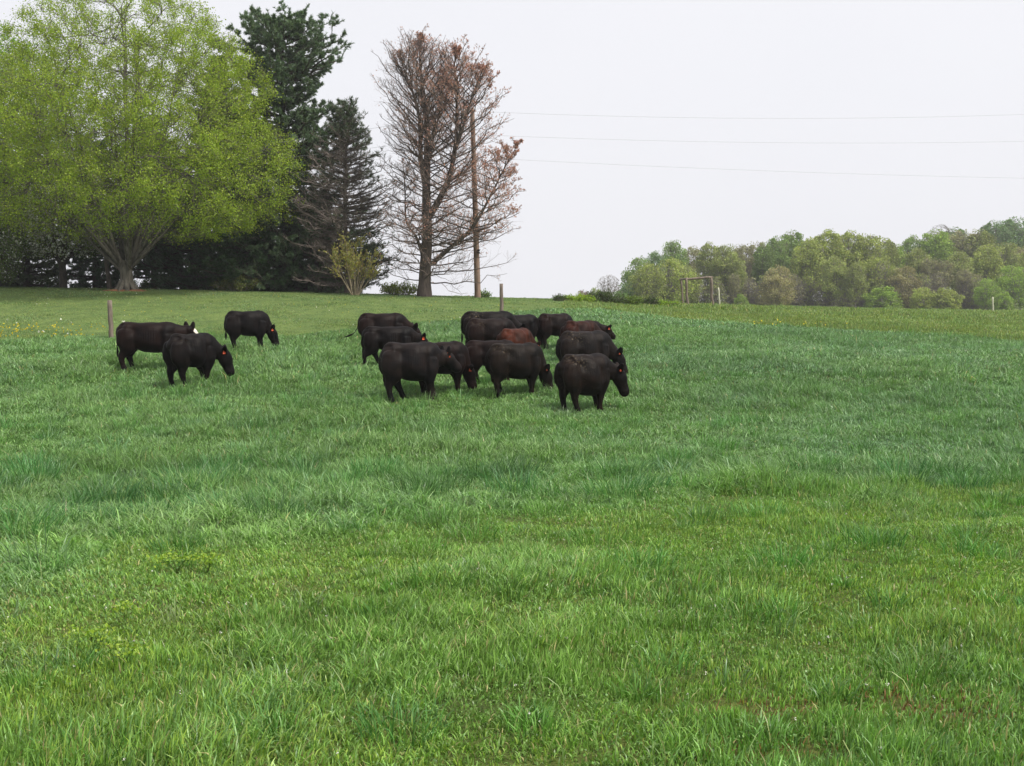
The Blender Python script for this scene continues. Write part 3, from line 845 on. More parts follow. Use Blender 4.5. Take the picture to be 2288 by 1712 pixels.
# right group
cow('black cow with pale mud on its rump, back left corner of the right group', 1100, 34.6, 14, ln=1.02, neck=(-30, 0), head=(-60, 0), legs=(-.05, .08, 0, 0), color=BLK, fleck=1.0, tagged=False, left=1032, top=695, feet=785)
cow('black cow half hidden behind the back row, only rounded back and shoulder showing', 1172, 36.2, 24, ln=1.05, neck=(-50, 0), head=(-65, 0), legs=(0, .1, 0, .1), color=BLK, tagged=False, left=1106, top=703, feet=777)
cow('black cow with brown mud on its rump just left of the brown cow', 1098, 32.6, 22, ln=.95, neck=(-34, -2), head=(-60, 4), color=DRK, fleck=.5, tail='side', ears=85, left=1040, top=711, feet=798)
cow('reddish brown shaggy cow, the only brown one, in the middle of the right group', 1149, 31.0, 50, ln=.86, neck=(-38, -22), head=(-62, -20), color=BRN, fat=1.05, tag_size=1.3, ears=50, left=1108, top=734, feet=814)
cow('black cow mostly hidden behind the front muddy cow, only rump and hind legs showing', 1103, 28.6, 12, ln=1.0, neck=(-46, 0), head=(-64, 0), legs=(.12, -.02, 0, 0), color=DRK, tagged=False, left=1039, top=760, feet=846)
cow('black mud-flecked cow grazing head in the grass, front left of the right group', 1148, 26.2, 26, ln=0.9, neck=(-52, -12), head=(-74, -10), legs=(-.04, .16, -.04, .1), tail='side', color=(0.0048, 0.0042, 0.0034), fleck=.55, tag_size=.5, left=1085, top=767, feet=875, fat=1.06, neck_len=0.5)
cow('black cow with two pale scratches on its hip, at the back of the right group', 1245, 35.4, 28, ln=0.85, neck=(-36, 0), head=(-62, 0), legs=(0, .12, .1, -.05), tail='side', color=DRK, fleck=.2, tagged=False, left=1197, top=700, feet=772)
cow('black cow with head held up and one tagged ear, behind the reddish one', 1305, 33.9, 16, ln=1.0, neck=(-2, 4), head=(-40, 20), color=DRK, ears=30, neck_len=.42, left=1254, top=717, feet=786)
cow('reddish black cow grazing behind the mud-flecked cow on the right side', 1305, 31.0, 36, ln=0.74, neck=(-30, -16), head=(-60, -20), color=RED, tail='side', left=1252, top=716, feet=800, neck_len=0.62)
cow('black cow with pale flecks along its back, second from front on the right side', 1309, 28.2, 20, ln=0.84, neck=(-36, -6), head=(-66, -6), color=(0.0052, 0.005, 0.0052), fleck=.9, tail='side', tag_size=.6, left=1244, top=739, feet=846, fat=1.05)
cow('stocky black cow at the right front of the herd with white flecks on its hip', 1303, 24.9, 34, ln=0.78, neck=(-16, -14), head=(-70, -24), legs=(.12, .0, -.04, .1), color=(0.0048, 0.0038, 0.0033), fleck=.8, tail='side', fat=1.1, tag_size=.6, left=1240, top=791, feet=912, neck_len=0.46)

# ------------------------------------------------------------------ fence posts, gate frame, pole, wires
def post(name, u, Y, v_top, r, lean_px, mat, label, cat='post', group='posts of the pasture fence', flat=False):
    b = on_ground(u, Y)
    top = at(u + lean_px, v_top, Y)
    P = np.linspace(b + (0, 0, -0.3), top, 8)
    gg = np.random.default_rng(int(u))
    P[1:-1] += gg.normal(size=(6, 3)) * r * 0.12
    R = np.linspace(r * 1.08, r * 0.95, 8) * gg.uniform(.95, 1.05, 8)
    P = P - b
    a = Acc(); tubes(a, P, R, 12, cap=True)
    o = a.build(name, mat, smooth=False, color=False)
    o.location = tuple(b)
    return tag(o, label, cat, group)
post('fence_post', 250, 41.6, 671, 0.09, -5, M_post, 'round weathered wooden fence post leaning slightly left, left of the herd')
post('fence_post', 1121, 50.2, 634, 0.085, -1, M_post, 'grey wooden fence post behind the middle of the herd, right of the utility pole')
post('fence_post', 1609, 80.5, 643, 0.06, -4, M_pale, 'thin pale leaning post just right of the wooden gate frame')
post('fence_post', 2219, 98, 664, 0.07, -1, M_pale, 'thin whitish post alone at the far right of the pasture')

gf = on_ground(1566, 79.5)
root = empty('gate_frame', gf, 'rough wooden frame of three upright posts and a top beam at the field edge', 'frame')
def seg(acc, a, b, r, k=10, n=6, seed=1):
    gg = np.random.default_rng(seed)
    P = np.linspace(a, b, n); P[1:-1] += gg.normal(size=(n - 2, 3)) * r * 0.25
    tubes(acc, P, r * gg.uniform(.9, 1.1, n), k, cap=True)
for i, (u0, u1, v1, Y, r) in enumerate([(1526, 1522, 622, 81.8, .07), (1537, 1533, 621, 79.3, .095), (1593, 1589, 619, 79.5, .1)]):
    b = on_ground(u0, Y); t = at(u1, v1, Y)
    a = Acc(); seg(a, b - gf - (0, 0, .2), t - gf, r, seed=i); a.build('post', M_post, root, color=False)
a = Acc(); seg(a, at(1530, 623.5, 79.3) - gf, at(1592, 620, 79.5) - gf, .085, seed=9)
a.build('top_beam', M_post, root, color=False)
a = Acc(); seg(a, at(1519, 625.5, 81.8) - gf, at(1534, 622.5, 79.3) - gf, .07, seed=10)
a.build('side_beam', M_post, root, color=False)

# utility pole
pb = on_ground(1068, 61.8)
root = empty('utility_pole', pb, 'tall brown wooden utility pole in front of the dead brown pine', 'pole')
ptop = at(1055.5, 247, 61.8)
a = Acc(); P = np.linspace(pb - pb + (0, 0, -.5), ptop - pb, 14)
tubes(a, P, np.linspace(.185, .12, 14), 16, cap=True); a.build('shaft', M_pole, root, smooth=True, color=False)
a = Acc(); tubes(a, np.array([ptop - pb, ptop - pb + (0, 0, .12)]), np.array([.10, .10]), 12, cap=True)
a.build('metal_cap', M_metal, root, color=False)
def polept(v): return at(1055.5 + (v - 247) / (662 - 247) * 12.5, v, 61.8)
a = Acc(); c = polept(563) - pb + (0.0, -.2, 0)
for dz in (.14, 0.0):
    tubes(a, np.array([c + (.12, 0, dz), c + (.12, 0, dz - .1)]), np.array([.075, .075]), 10, cap=True)
a.build('cable_bracket', M_black, root, color=False)
att = []
for i, v in enumerate((249, 301, 352)):
    c = polept(v) + np.array([.16, -.02, 0])
    a = Acc(); tubes(a, np.array([c - pb - (.1, 0, .0), c - pb, c - pb + (0, 0, .09)]), np.array([.03, .045, .04]), 8, cap=True)
    a.build('insulator', M_metal, root, color=False); att.append(c)
def span(p, q, sag, n=40):
    t = np.linspace(0, 1, n)[:, None]
    P = p * (1 - t) + q * t
    P[:, 2] -= (4 * sag * t * (1 - t))[:, 0]
    return P
ends_r = [(2700, 236, 64, 0.55), (2700, 303, 64, 0.45), (2700, 404, 64, 0.25)]
ends_l = [(380, 352, 63.2, 0.1), (380, 378, 63.2, 0.1), (380, 402, 63.2, 0.1)]
wl = ['topmost thin overhead wire running right from the pole top', 'middle thin overhead wire strung from the pole', 'lowest overhead wire, sloping down to the right edge']
for i in range(3):
    u, v, Y, sg = ends_r[i]; R_ = span(att[i], at(u, v, Y), sg)
    u, v, Y, sg = ends_l[i]; L_ = span(at(u, v, Y), att[i], sg)
    a = Acc(); P = np.vstack([L_[:-1], R_]); tubes(a, P, np.full(len(P), .007), 5)
    tag(a.build('overhead_wire', M_wire, color=False), wl[i], 'wire', 'wires of the power line')

# ------------------------------------------------------------------ trees
class TreeAcc:
    def __init__(s, seed): s.w, s.l, s.g = Acc(), Acc(), np.random.default_rng(seed)

def colonise(nodesP, nodesD, nodesR, targets, base, N, g, rs, rtip, wob=0.05, up=0.0, outk=0.8):
    """join every target to a near existing node; returns polylines and radii"""
    dist_n = np.linalg.norm(nodesP - base, axis=1)
    dist_t = np.linalg.norm(targets - base, axis=1)
    best = np.empty(len(targets), int)
    for i in range(0, len(targets), 500):
        T = targets[i:i + 500]
        d = np.linalg.norm(T[:, None] - nodesP[None], axis=2)
        pen = outk * np.maximum(0, dist_n[None] - dist_t[i:i + 500, None] + 0.3 * d)
        best[i:i + 500] = np.argmin(d + pen, axis=1)
    p0 = nodesP[best]; d0 = nodesD[best]; r0 = nodesR[best]
    L = np.linalg.norm(targets - p0, axis=1, keepdims=True)
    s = np.linspace(0, 1, N)[None, :, None]
    c1 = p0 + nrm(d0 + np.array([0, 0, up])) * L * 0.45
    P = (1 - s) ** 2 * p0[:, None] + 2 * s * (1 - s) * c1[:, None] + s ** 2 * targets[:, None]
    P = P + g.normal(size=P.shape) * wob * L[:, None] * s * (1 - s * 0.5)
    ra = np.minimum(r0 * 0.75, rs * (0.5 + L[:, 0]))
    R = ra[:, None] * (1 - s[:, :, 0]) + rtip * s[:, :, 0]
    return P, np.maximum(R, rtip)

def to_nodes(P, R, skip=1):
    T = np.gradient(P, axis=1)
    return P[:, skip:].reshape(-1, 3), nrm(T)[:, skip:].reshape(-1, 3), R[:, skip:].reshape(-1)

def env_points(n, hs, rs, g, shell=0.45, cx=0, cy=0, clump=None):
    """points in a lathe envelope: hs heights, rs radii"""
    out = []
    hmin, hmax, rmax = hs[0], hs[-1], max(rs)
    while sum(map(len, out)) < n:
        z = g.uniform(hmin, hmax, n * 2); r = np.sqrt(g.random(n * 2)) * rmax; a = g.uniform(0, 2 * math.pi, n * 2)
        lim = np.interp(z, hs, rs) * (0.72 + 0.24 * vnoise(a * 3, z, 1.7, 77) + 0.24 * vnoise(a * 5, z * 1.3, .9, 78))
        rel = r / np.maximum(lim, 0.01)
        keep = (rel < 1) & (g.random(n * 2) < shell + (1 - shell) * rel ** 2)
        if clump: keep &= fbm(a * lim * clump[0] / 3, z, clump[0], 91) + 0.25 * g.random(n * 2) > clump[1]
        out.append(np.stack([cx + r * np.cos(a), cy + r * np.sin(a), z], 1)[keep])
    return np.concatenate(out)[:n]

# --- the big yellow-green maple
def maple():
    T = TreeAcc(21); g = T.g
    b = on_ground(283, 60.3)
    root = empty('maple_tree', b, 'huge round yellow green maple with short thick trunk at left', 'tree')
    trunk = np.array([[0, 0, -.4], [0, 0, 0.0], [.02, 0, .35], [.02, 0, .8], [.0, 0, 1.3], [.02, 0, 1.7]])
    tubes(T.w, trunk, np.array([.52, .46, .37, .335, .34, .2]), 16)
    for i in range(9):
        a = i * .7 + .2
        d = np.array([math.cos(a), math.sin(a), 0])
        tubes(T.w, np.array([[0, 0, .55] + d * .2, [0, 0, .2] + d * .42, [0, 0, -.15] + d * .75]), np.array([.16, .15, .1]), 7)
    limbs = []
    spec = [(-75, 5.5, 4.6, .15), (-48, 5.0, 6.0, .18), (-20, 3.5, 8, .22), (0, .8, 12, .24), (25, 3.0, 10.5, .22), (50, 4.8, 7.0, .18), (68, 5.4, 5.0, .15)]
    k = 0
    for ring in range(3):
        for (a0, rr, hh, r0) in spec:
            az = math.radians([0, 62, -64][ring] + g.uniform(-12, 12))
            e = math.radians(a0)
            rad = rr * (1 if ring == 0 else g.uniform(.85, 1.1))
            sgn = 1 if a0 >= 0 else -1
            end = np.array([sgn * rad * math.cos(az), sgn * rad * math.sin(az) if ring else g.uniform(-1, 1), 1.6 + hh * g.uniform(.9, 1.1)])
            s = np.linspace(0, 1, 12)[:, None]
            st = np.array([sgn * .15, 0, 1.0 + .5 * g.random()])
            mid = st + (end - st) * np.array([.42, .42, .36])
            P = (1 - s) ** 2 * st + 2 * s * (1 - s) * mid + s ** 2 * end
            P += g.normal(size=P.shape) * .05 * s
            R = r0 * .5 * (1 - s[:, 0]) ** .8 + .03
            limbs.append((P, R))
    LP = np.stack([l[0] for l in limbs]); LR = np.stack([l[1] for l in limbs])
    tubes(T.w, LP, LR, 8)
    hs = [2.7, 3.5, 4.6, 6, 8, 10, 12, 14, 16, 17.6]; rs = [4.0, 7.6, 9.0, 9.2, 9.0, 8.4, 7.3, 5.8, 3.9, 1.2]
    cx = 0.45
    N1 = env_points(260, hs, np.array(rs) * .8, g, .5, cx)
    P1, R1 = colonise(*to_nodes(LP, LR, 3), N1, np.array([0, 0, 1.2]), 8, g, .05, .018, up=.25)
    tubes(T.w, P1, R1, 5)
    n1 = [np.concatenate(z) for z in zip(to_nodes(LP, LR, 4), to_nodes(P1, R1, 2))]
    N2 = env_points(2200, hs, np.array(rs) * .95, g, .35, cx)
    P2, R2 = colonise(*n1, N2, np.array([0, 0, 1.2]), 6, g, .022, .008, up=.2)
    tubes(T.w, P2, R2, 4)
    n2 = to_nodes(P2, R2, 2)
    N3 = env_points(14000, hs, np.array(rs) * 1.06, g, .3, cx, clump=(2.2, .40))
    P3, R3 = colonise(*n2, N3, np.array([0, 0, 1.2]), 4, g, .01, .005, up=.1)
    L3 = np.linalg.norm(P3[:, -1] - P3[:, 0], axis=1)
    ok = L3 < 2.0
    P3, R3 = P3[ok], R3[ok]
    tubes(T.w, P3, R3, 3)
    p, d = pick_tips(P3, 290000, .25, 1.0, g, .9)
    p = p + g.normal(size=p.shape) * .16
    rr_ = np.hypot(p[:, 0], p[:, 1])
    keep = np.where((p[:, 2] < 5.2) & (rr_ < 4.6), .14 + .07 * p[:, 2], np.where((p[:, 2] < 4.4) & (p[:, 0] < -1.5), .5, 1.0))
    p = p[g.random(len(p)) < keep]
    sh = fbm(p[:, 0] + p[:, 1], p[:, 2], 1.8, 93)[:, None]
    c = tint(len(p), (0.262, 0.345, 0.036), .2, g, .12) * (0.75 + .5 * sh)
    leaves(T.l, p, .088, g, c, .75, droop=.5)
    T.w.build('trunk', M_bark_maple, root, smooth=True, color=False)
    T.l.build('crown', M_leaf, root)
    # bare soil ring at the foot
    a = Acc(); th = np.linspace(0, 2 * math.pi, 33)[:-1]
    V = [[0, 0, 0]]; rings = []
    for r in (.5, .8, 1.1):
        for t in th:
            rr = r * (1 + .18 * math.sin(3 * t + r * 4) + .1 * math.sin(7 * t))
            X_, Y_ = b[0] + rr * math.cos(t) * 1.2, b[1] + rr * math.sin(t)
            V.append([X_ - b[0], Y_ - b[1], float(ground(X_, Y_)) - b[2] + (.09 if r < .6 else .05 if r < 1.0 else -.02)])
    q = []
    for k in range(2):
        for i in range(32):
            q.append([1 + k * 32 + i, 1 + k * 32 + (i + 1) % 32, 1 + (k + 1) * 32 + (i + 1) % 32, 1 + (k + 1) * 32 + i])
    V[0][2] = .1
    a.add(np.array(V), np.array(q), np.array([[0, 1 + i, 1 + (i + 1) % 32] for i in range(32)]))
    o = a.build('soil_patch', M_soil, color=False, smooth=True); o.location = tuple(b)
    tag(o, 'bare reddish soil around the maple trunk', 'soil', kind='structure')
maple()

def leafy_tree(name, u, Y, hs, rs, seed, leafc, label, nleaf=26000, lsize=.12, cx=0, trunk_r=.25, lm=M_leaf, bark=M_bark_maple, n3=4000, n2=800, crown_name='crown', flowers=None, group=None, clump=None, zoff=0):
    T = TreeAcc(seed); g = T.g
    b = on_ground(u, Y) + np.array([0, 0, zoff])
    root = empty(name, b, label, 'tree', group)
    H = hs[-1]
    nl = 7
    t0 = np.linspace([0, 0, -.3], [g.uniform(-.2, .2), 0, hs[0] * .9], 6)
    tubes(T.w, t0, np.linspace(trunk_r * 1.15, trunk_r * .85, 6), 12)
    LP, LR = [], []
    for i in range(nl):
        a = i * 2.4 + g.uniform(-.3, .3); top = i / nl
        rr = np.interp(H * (.5 + .4 * top), hs, rs) * .6 * (1 - top * .5)
        end = np.array([cx + rr * math.cos(a), rr * math.sin(a), H * (.55 + .35 * top)])
        st = t0[-1] * (.75 + .25 * g.random())
        s = np.linspace(0, 1, 9)[:, None]
        mid = st + (end - st) * np.array([.6, .6, .35])
        LP.append((1 - s) ** 2 * st + 2 * s * (1 - s) * mid + s ** 2 * end); LR.append((trunk_r * .5 * (1 - s) + .03)[:, 0])
    LP, LR = np.stack(LP), np.stack(LR)
    tubes(T.w, LP, LR, 7)
    base = np.array([0, 0, hs[0] * .5])
    N1 = env_points(n2 // 8, hs, np.array(rs) * .8, g, .5, cx)
    P1, R1 = colonise(*to_nodes(LP, LR, 1), N1, base, 7, g, .035, .014, up=.2)
    tubes(T.w, P1, R1, 4)
    nn = [np.concatenate(z) for z in zip(to_nodes(LP, LR, 2), to_nodes(P1, R1, 2))]
    N2 = env_points(n2, hs, np.array(rs) * .95, g, .4, cx)
    P2, R2 = colonise(*nn, N2, base, 5, g, .02, .008, up=.1)
    tubes(T.w, P2, R2, 3)
    N3 = env_points(n3, hs, rs, g, .35, cx, clump=clump)
    P3, R3 = colonise(*to_nodes(P2, R2, 2), N3, base, 4, g, .01, .005)
    tubes(T.w, P3, R3, 3)
    T.w.build('trunk', bark, root, smooth=True, color=False)
    if nleaf:
        p, d = pick_tips(P3, nleaf, .3, 1.0, g); p = p + g.normal(size=p.shape) * lsize * .9
        sh = fbm(p[:, 0] + p[:, 1], p[:, 2], 1.5, 94)[:, None]
        leaves(T.l, p, lsize, g, tint(nleaf, leafc, .3, g) * (.7 + .6 * sh), .75)
        T.l.build(crown_name, lm, root)
    if flowers:
        F_ = Acc(); nf, fs = flowers
        p, d = pick_tips(P3, nf, .5, 1.0, g); p = p + g.normal(size=p.shape) * .12
        leaves(F_, p, fs, g, tint(nf, (.82, .82, .76), .15, g, .04), .9)
        F_.build('blossom', M_petal, root)
    return root

# greener tree behind the maple to the left, flowering trees below it
leafy_tree('green_tree', -10, 68, [4.5, 6, 9, 12, 14.5, 16.5], [3, 5, 6, 5.6, 4, 1.2], 31, (0.15, 0.27, 0.045), 'darker green leafy tree rising behind the maple at the top left corner', nleaf=42000, lsize=.13, trunk_r=.3, n3=6000)
leafy_tree('dogwood_tree', 142, 64.5, [1.8, 2.6, 4, 5.5, 6.8], [2, 3.4, 4.2, 3.5, 1], 33, (0.19, 0.25, 0.08), 'low white flowering tree with dark trunk under the left side of the maple', nleaf=14000, lsize=.1, trunk_r=.22, bark=M_bark_pine, flowers=(9500, .12), group='white flowering trees by the maple')
leafy_tree('dogwood_tree', 246, 62.5, [2.2, 3.4, 5, 7, 9], [1.5, 2.6, 3.2, 2.6, .8], 34, (0.19, 0.25, 0.08), 'slender white flowering tree with thin dark trunk just left of the maple trunk', nleaf=7000, lsize=.1, trunk_r=.13, bark=M_bark_pine, flowers=(1800, .1), group='white flowering trees by the maple')
leafy_tree('dogwood_tree', -22, 61.5, [.3, 1, 2.6, 4.5, 6.2], [1.2, 1.9, 2.3, 2.0, .6], 35, (0.17, 0.24, 0.08), 'white flowering shrubby tree cut by the left edge of the picture', nleaf=16000, lsize=.1, trunk_r=.15, bark=M_bark_pine, flowers=(2200, .1), group='white flowering trees by the maple')

# --- conifers
def conifer(name, u, Y, H, label, seed, prof, needle=(0.07, 0.125, 0.065), z0=.4, per=6, step=.55, foliage=1.0, trunk_r=.33, droop=-.05, bare_below=0.0, twig=True, upward=.25, mat=M_needle, group=None, cluster=None, lean=0.0, bark=M_bark_pine, gap=0.0, wood=1.0, twk=1):
    """prof: function(t 0..1) -> branch length"""
    T = TreeAcc(seed); g = T.g
    b = on_ground(u, Y)
    root = empty(name, b, label, 'tree', group)
    zs = np.linspace(-.3, H, 16)
    TP = np.stack([lean * zs + .06 * np.sin(zs), .05 * np.cos(zs), zs], 1)
    TR = trunk_r * (1 - np.clip(zs / H, 0, 1)) ** .8 + .02
    tubes(T.w, TP, TR, 10)
    starts, dirs, lens, rads = [], [], [], []
    z = z0
    while z < H - .25:
        t = z / H
        L = prof(t)
        n = per + g.integers(-1, 2)
        if gap and g.random() < gap: z += step; continue
        a0 = g.uniform(0, 6.28)
        for i in range(n):
            a = a0 + i * 2 * math.pi / n + g.uniform(-.35, .35)
            l = L * g.uniform(.6, 1.12)
            el = upward * (.2 + 1.3 * t ** 1.5) + g.uniform(-.12, .12)
            zz = z + g.uniform(-.15, .15)
            starts.append([np.interp(zz, zs, TP[:, 0]), np.interp(zz, zs, TP[:, 1]), zz])
            dirs.append([math.cos(a) * math.cos(el), math.sin(a) * math.cos(el), math.sin(el)])
            lens.append(l); rads.append(wood * min(.02 + .018 * l, np.interp(zz, zs, TR) * .7))
        z += step * g.uniform(.8, 1.2) * (1 - .35 * t)
    S, D, L, R = map(np.array, (starts, dirs, lens, rads))
    s = np.linspace(0, 1, 9)
    P = S[:, None] + D[:, None] * (L[:, None] * s)[..., None]
    P[:, :, 2] += L[:, None] * (droop * np.sin(s * math.pi * .8) + .14 * s ** 3)[None]
    P += g.normal(size=P.shape) * .03 * L[:, None, None] * s[None, :, None]
    RR = R[:, None] * (1 - s) ** .8 + .008
    tubes(T.w, P, RR, 5)
    def ln(p, t): return np.maximum(.16, .42 * (1.05 - t)) * np.repeat(L, per2)
    per2 = 9 * twk
    P2, R2, t2 = sprout(P, RR, per2, .15, .92, 42, ln, g, up=.05, flat=.9, N=5, curve=.08, rtip=.006)
    tubes(T.w, P2, R2, 3)
    per3 = 6
    L2 = np.linalg.norm(P2[:, -1] - P2[:, 0], axis=1)
    P3, R3, t3 = sprout(P2, R2, per3, .15, .95, 50, lambda p, t: .45 * np.repeat(L2, per3) * (1.1 - t), g, up=.1, flat=.8, N=3, rtip=.005)
    if twig: tubes(T.w, P3, R3, 3)
    T.w.build('trunk', bark, root, smooth=True, color=False)
    # needle plumes
    nt_ = int(len(P3) * 6 * foliage)
    if nt_:
        p3, d3 = pick_tips(P3, nt_, .1, 1.0, g)
        p2, d2 = pick_tips(P2, int(len(P2) * 7 * foliage), .35, 1.0, g)
        p1, d1 = pick_tips(P, int(len(P) * 40 * foliage), .5, 1.0, g)
        p = np.concatenate([p3, p2, p1]); d = np.concatenate([d3, d2, d1])
        if bare_below:
            rel = p[:, 2] / H
            k = rel > bare_below + g.normal(0, .05, len(p)) 
            if callable(cluster): k = cluster(p, g)
            p, d = p[k], d[k]
        sh = fbm(p[:, 0] + p[:, 1], p[:, 2], 1.2, 95)[:, None]
        c = tint(len(p), needle, .35, g, .15) * (.7 + .6 * sh)
        needles(T.l, p, nrm(d + np.array([0, 0, .2])), 4, .2, .018, g, c, .42)
        T.l.build('crown', mat, root)
    return root

pyr = lambda R, p=.8, low=.9: (lambda t: max(.4, R * (low if t < .12 else 1) * (1 - t) ** p))
conifer('white_pine', 640, 66, 16.2, 'tall dark green pine with ragged open top between the maple and the bare conifer', 41,
        lambda t: float(np.interp(t, [0, .4, .5, .6, .69, .76, .84, .92, .98, 1], [5.0, 5.0, 4.9, 4.2, 2.7, 3.9, 4.1, 3.2, 1.8, .7])), z0=.2, step=.74, lean=0.0, upward=.24, per=9, foliage=1.5, needle=(0.125, 0.185, 0.105))
conifer('dark_conifer', 497, 69, 14.8, 'dark pine whose thin top shows just right of the maple crown', 42, pyr(5.5), z0=.5, upward=.35)
conifer('dark_conifer', 560, 64.5, 6.2, 'low dark green conifer with bushy boughs reaching the ground right of the maple', 43, lambda t: 3.6 * (1 - t) ** .55 + .3, z0=.15, step=.38, needle=(0.04, 0.085, 0.03), upward=.15, trunk_r=.18)
conifer('dark_conifer', 705, 67.5, 6.0, 'broad dark conifer filling the gap behind the bare conifer', 44, lambda t: 4.6 * (1 - t) ** .6 + .3, z0=.2, step=.45, trunk_r=.25)
conifer('dark_conifer', 430, 70, 9, 'dark shaded conifer right behind the maple trunk', 45, lambda t: 3.6 * (1 - t) ** .5 + .3, z0=.25, step=.5, trunk_r=.25, gap=.1)
conifer('dark_conifer', 215, 71, 9.5, 'dark conifer behind the gap left of the maple trunk', 46, lambda t: 2.6 * (1 - t) ** .4 + .5, z0=.3, step=.55, trunk_r=.25)
conifer('dark_conifer', 60, 70, 8.5, 'dark conifer in the shade under the green tree at the left', 47, lambda t: 3.4 * (1 - t) ** .5 + .4, needle=(0.11, 0.16, 0.06), z0=.2, step=.42, trunk_r=.25)
conifer('dark_conifer', -60, 68, 9, 'dark conifer at the very left edge behind the flowering shrub', 48, lambda t: 3.4 * (1 - t) ** .5 + .4, needle=(0.11, 0.16, 0.06), z0=.2, step=.42, trunk_r=.25)
conifer('dark_conifer', 345, 74, 12, 'dark conifer hidden behind the maple crown above its trunk', 49, lambda t: 3.6 * (1 - t) ** .6 + .4, z0=1.3, step=.5, trunk_r=.25)

# half-dead conifer: green only near the top and at the right foot
def hd_cluster(p, g):
    top = (p[:, 2] > 8.9 + g.normal(0, .4, len(p))) & (g.random(len(p)) < .13)
    right = (p[:, 0] > 1.1) & (p[:, 2] > 6.2) & (p[:, 2] < 8.3) & (g.random(len(p)) < .12)
    foot = (p[:, 0] > .4) & (p[:, 2] < 3.6) & (g.random(len(p)) < .35)
    mid = (p[:, 1] > 0) & (g.random(len(p)) < .07)
    return top | right | foot | mid
conifer('half_bare_conifer', 775, 62.8, 10.9, 'half bare conifer of grey brown twigs, a little green on top, left of dead pine', 51,
        lambda t: (3.3 if t < .35 else 3.3 * (1 - t) / .65 + .7), z0=.6, step=.4, upward=.3, needle=(0.085, 0.12, 0.07), bare_below=.5, cluster=hd_cluster, bark=M_bark_grey, trunk_r=.16, per=8, wood=.55, twk=2, foliage=.3)

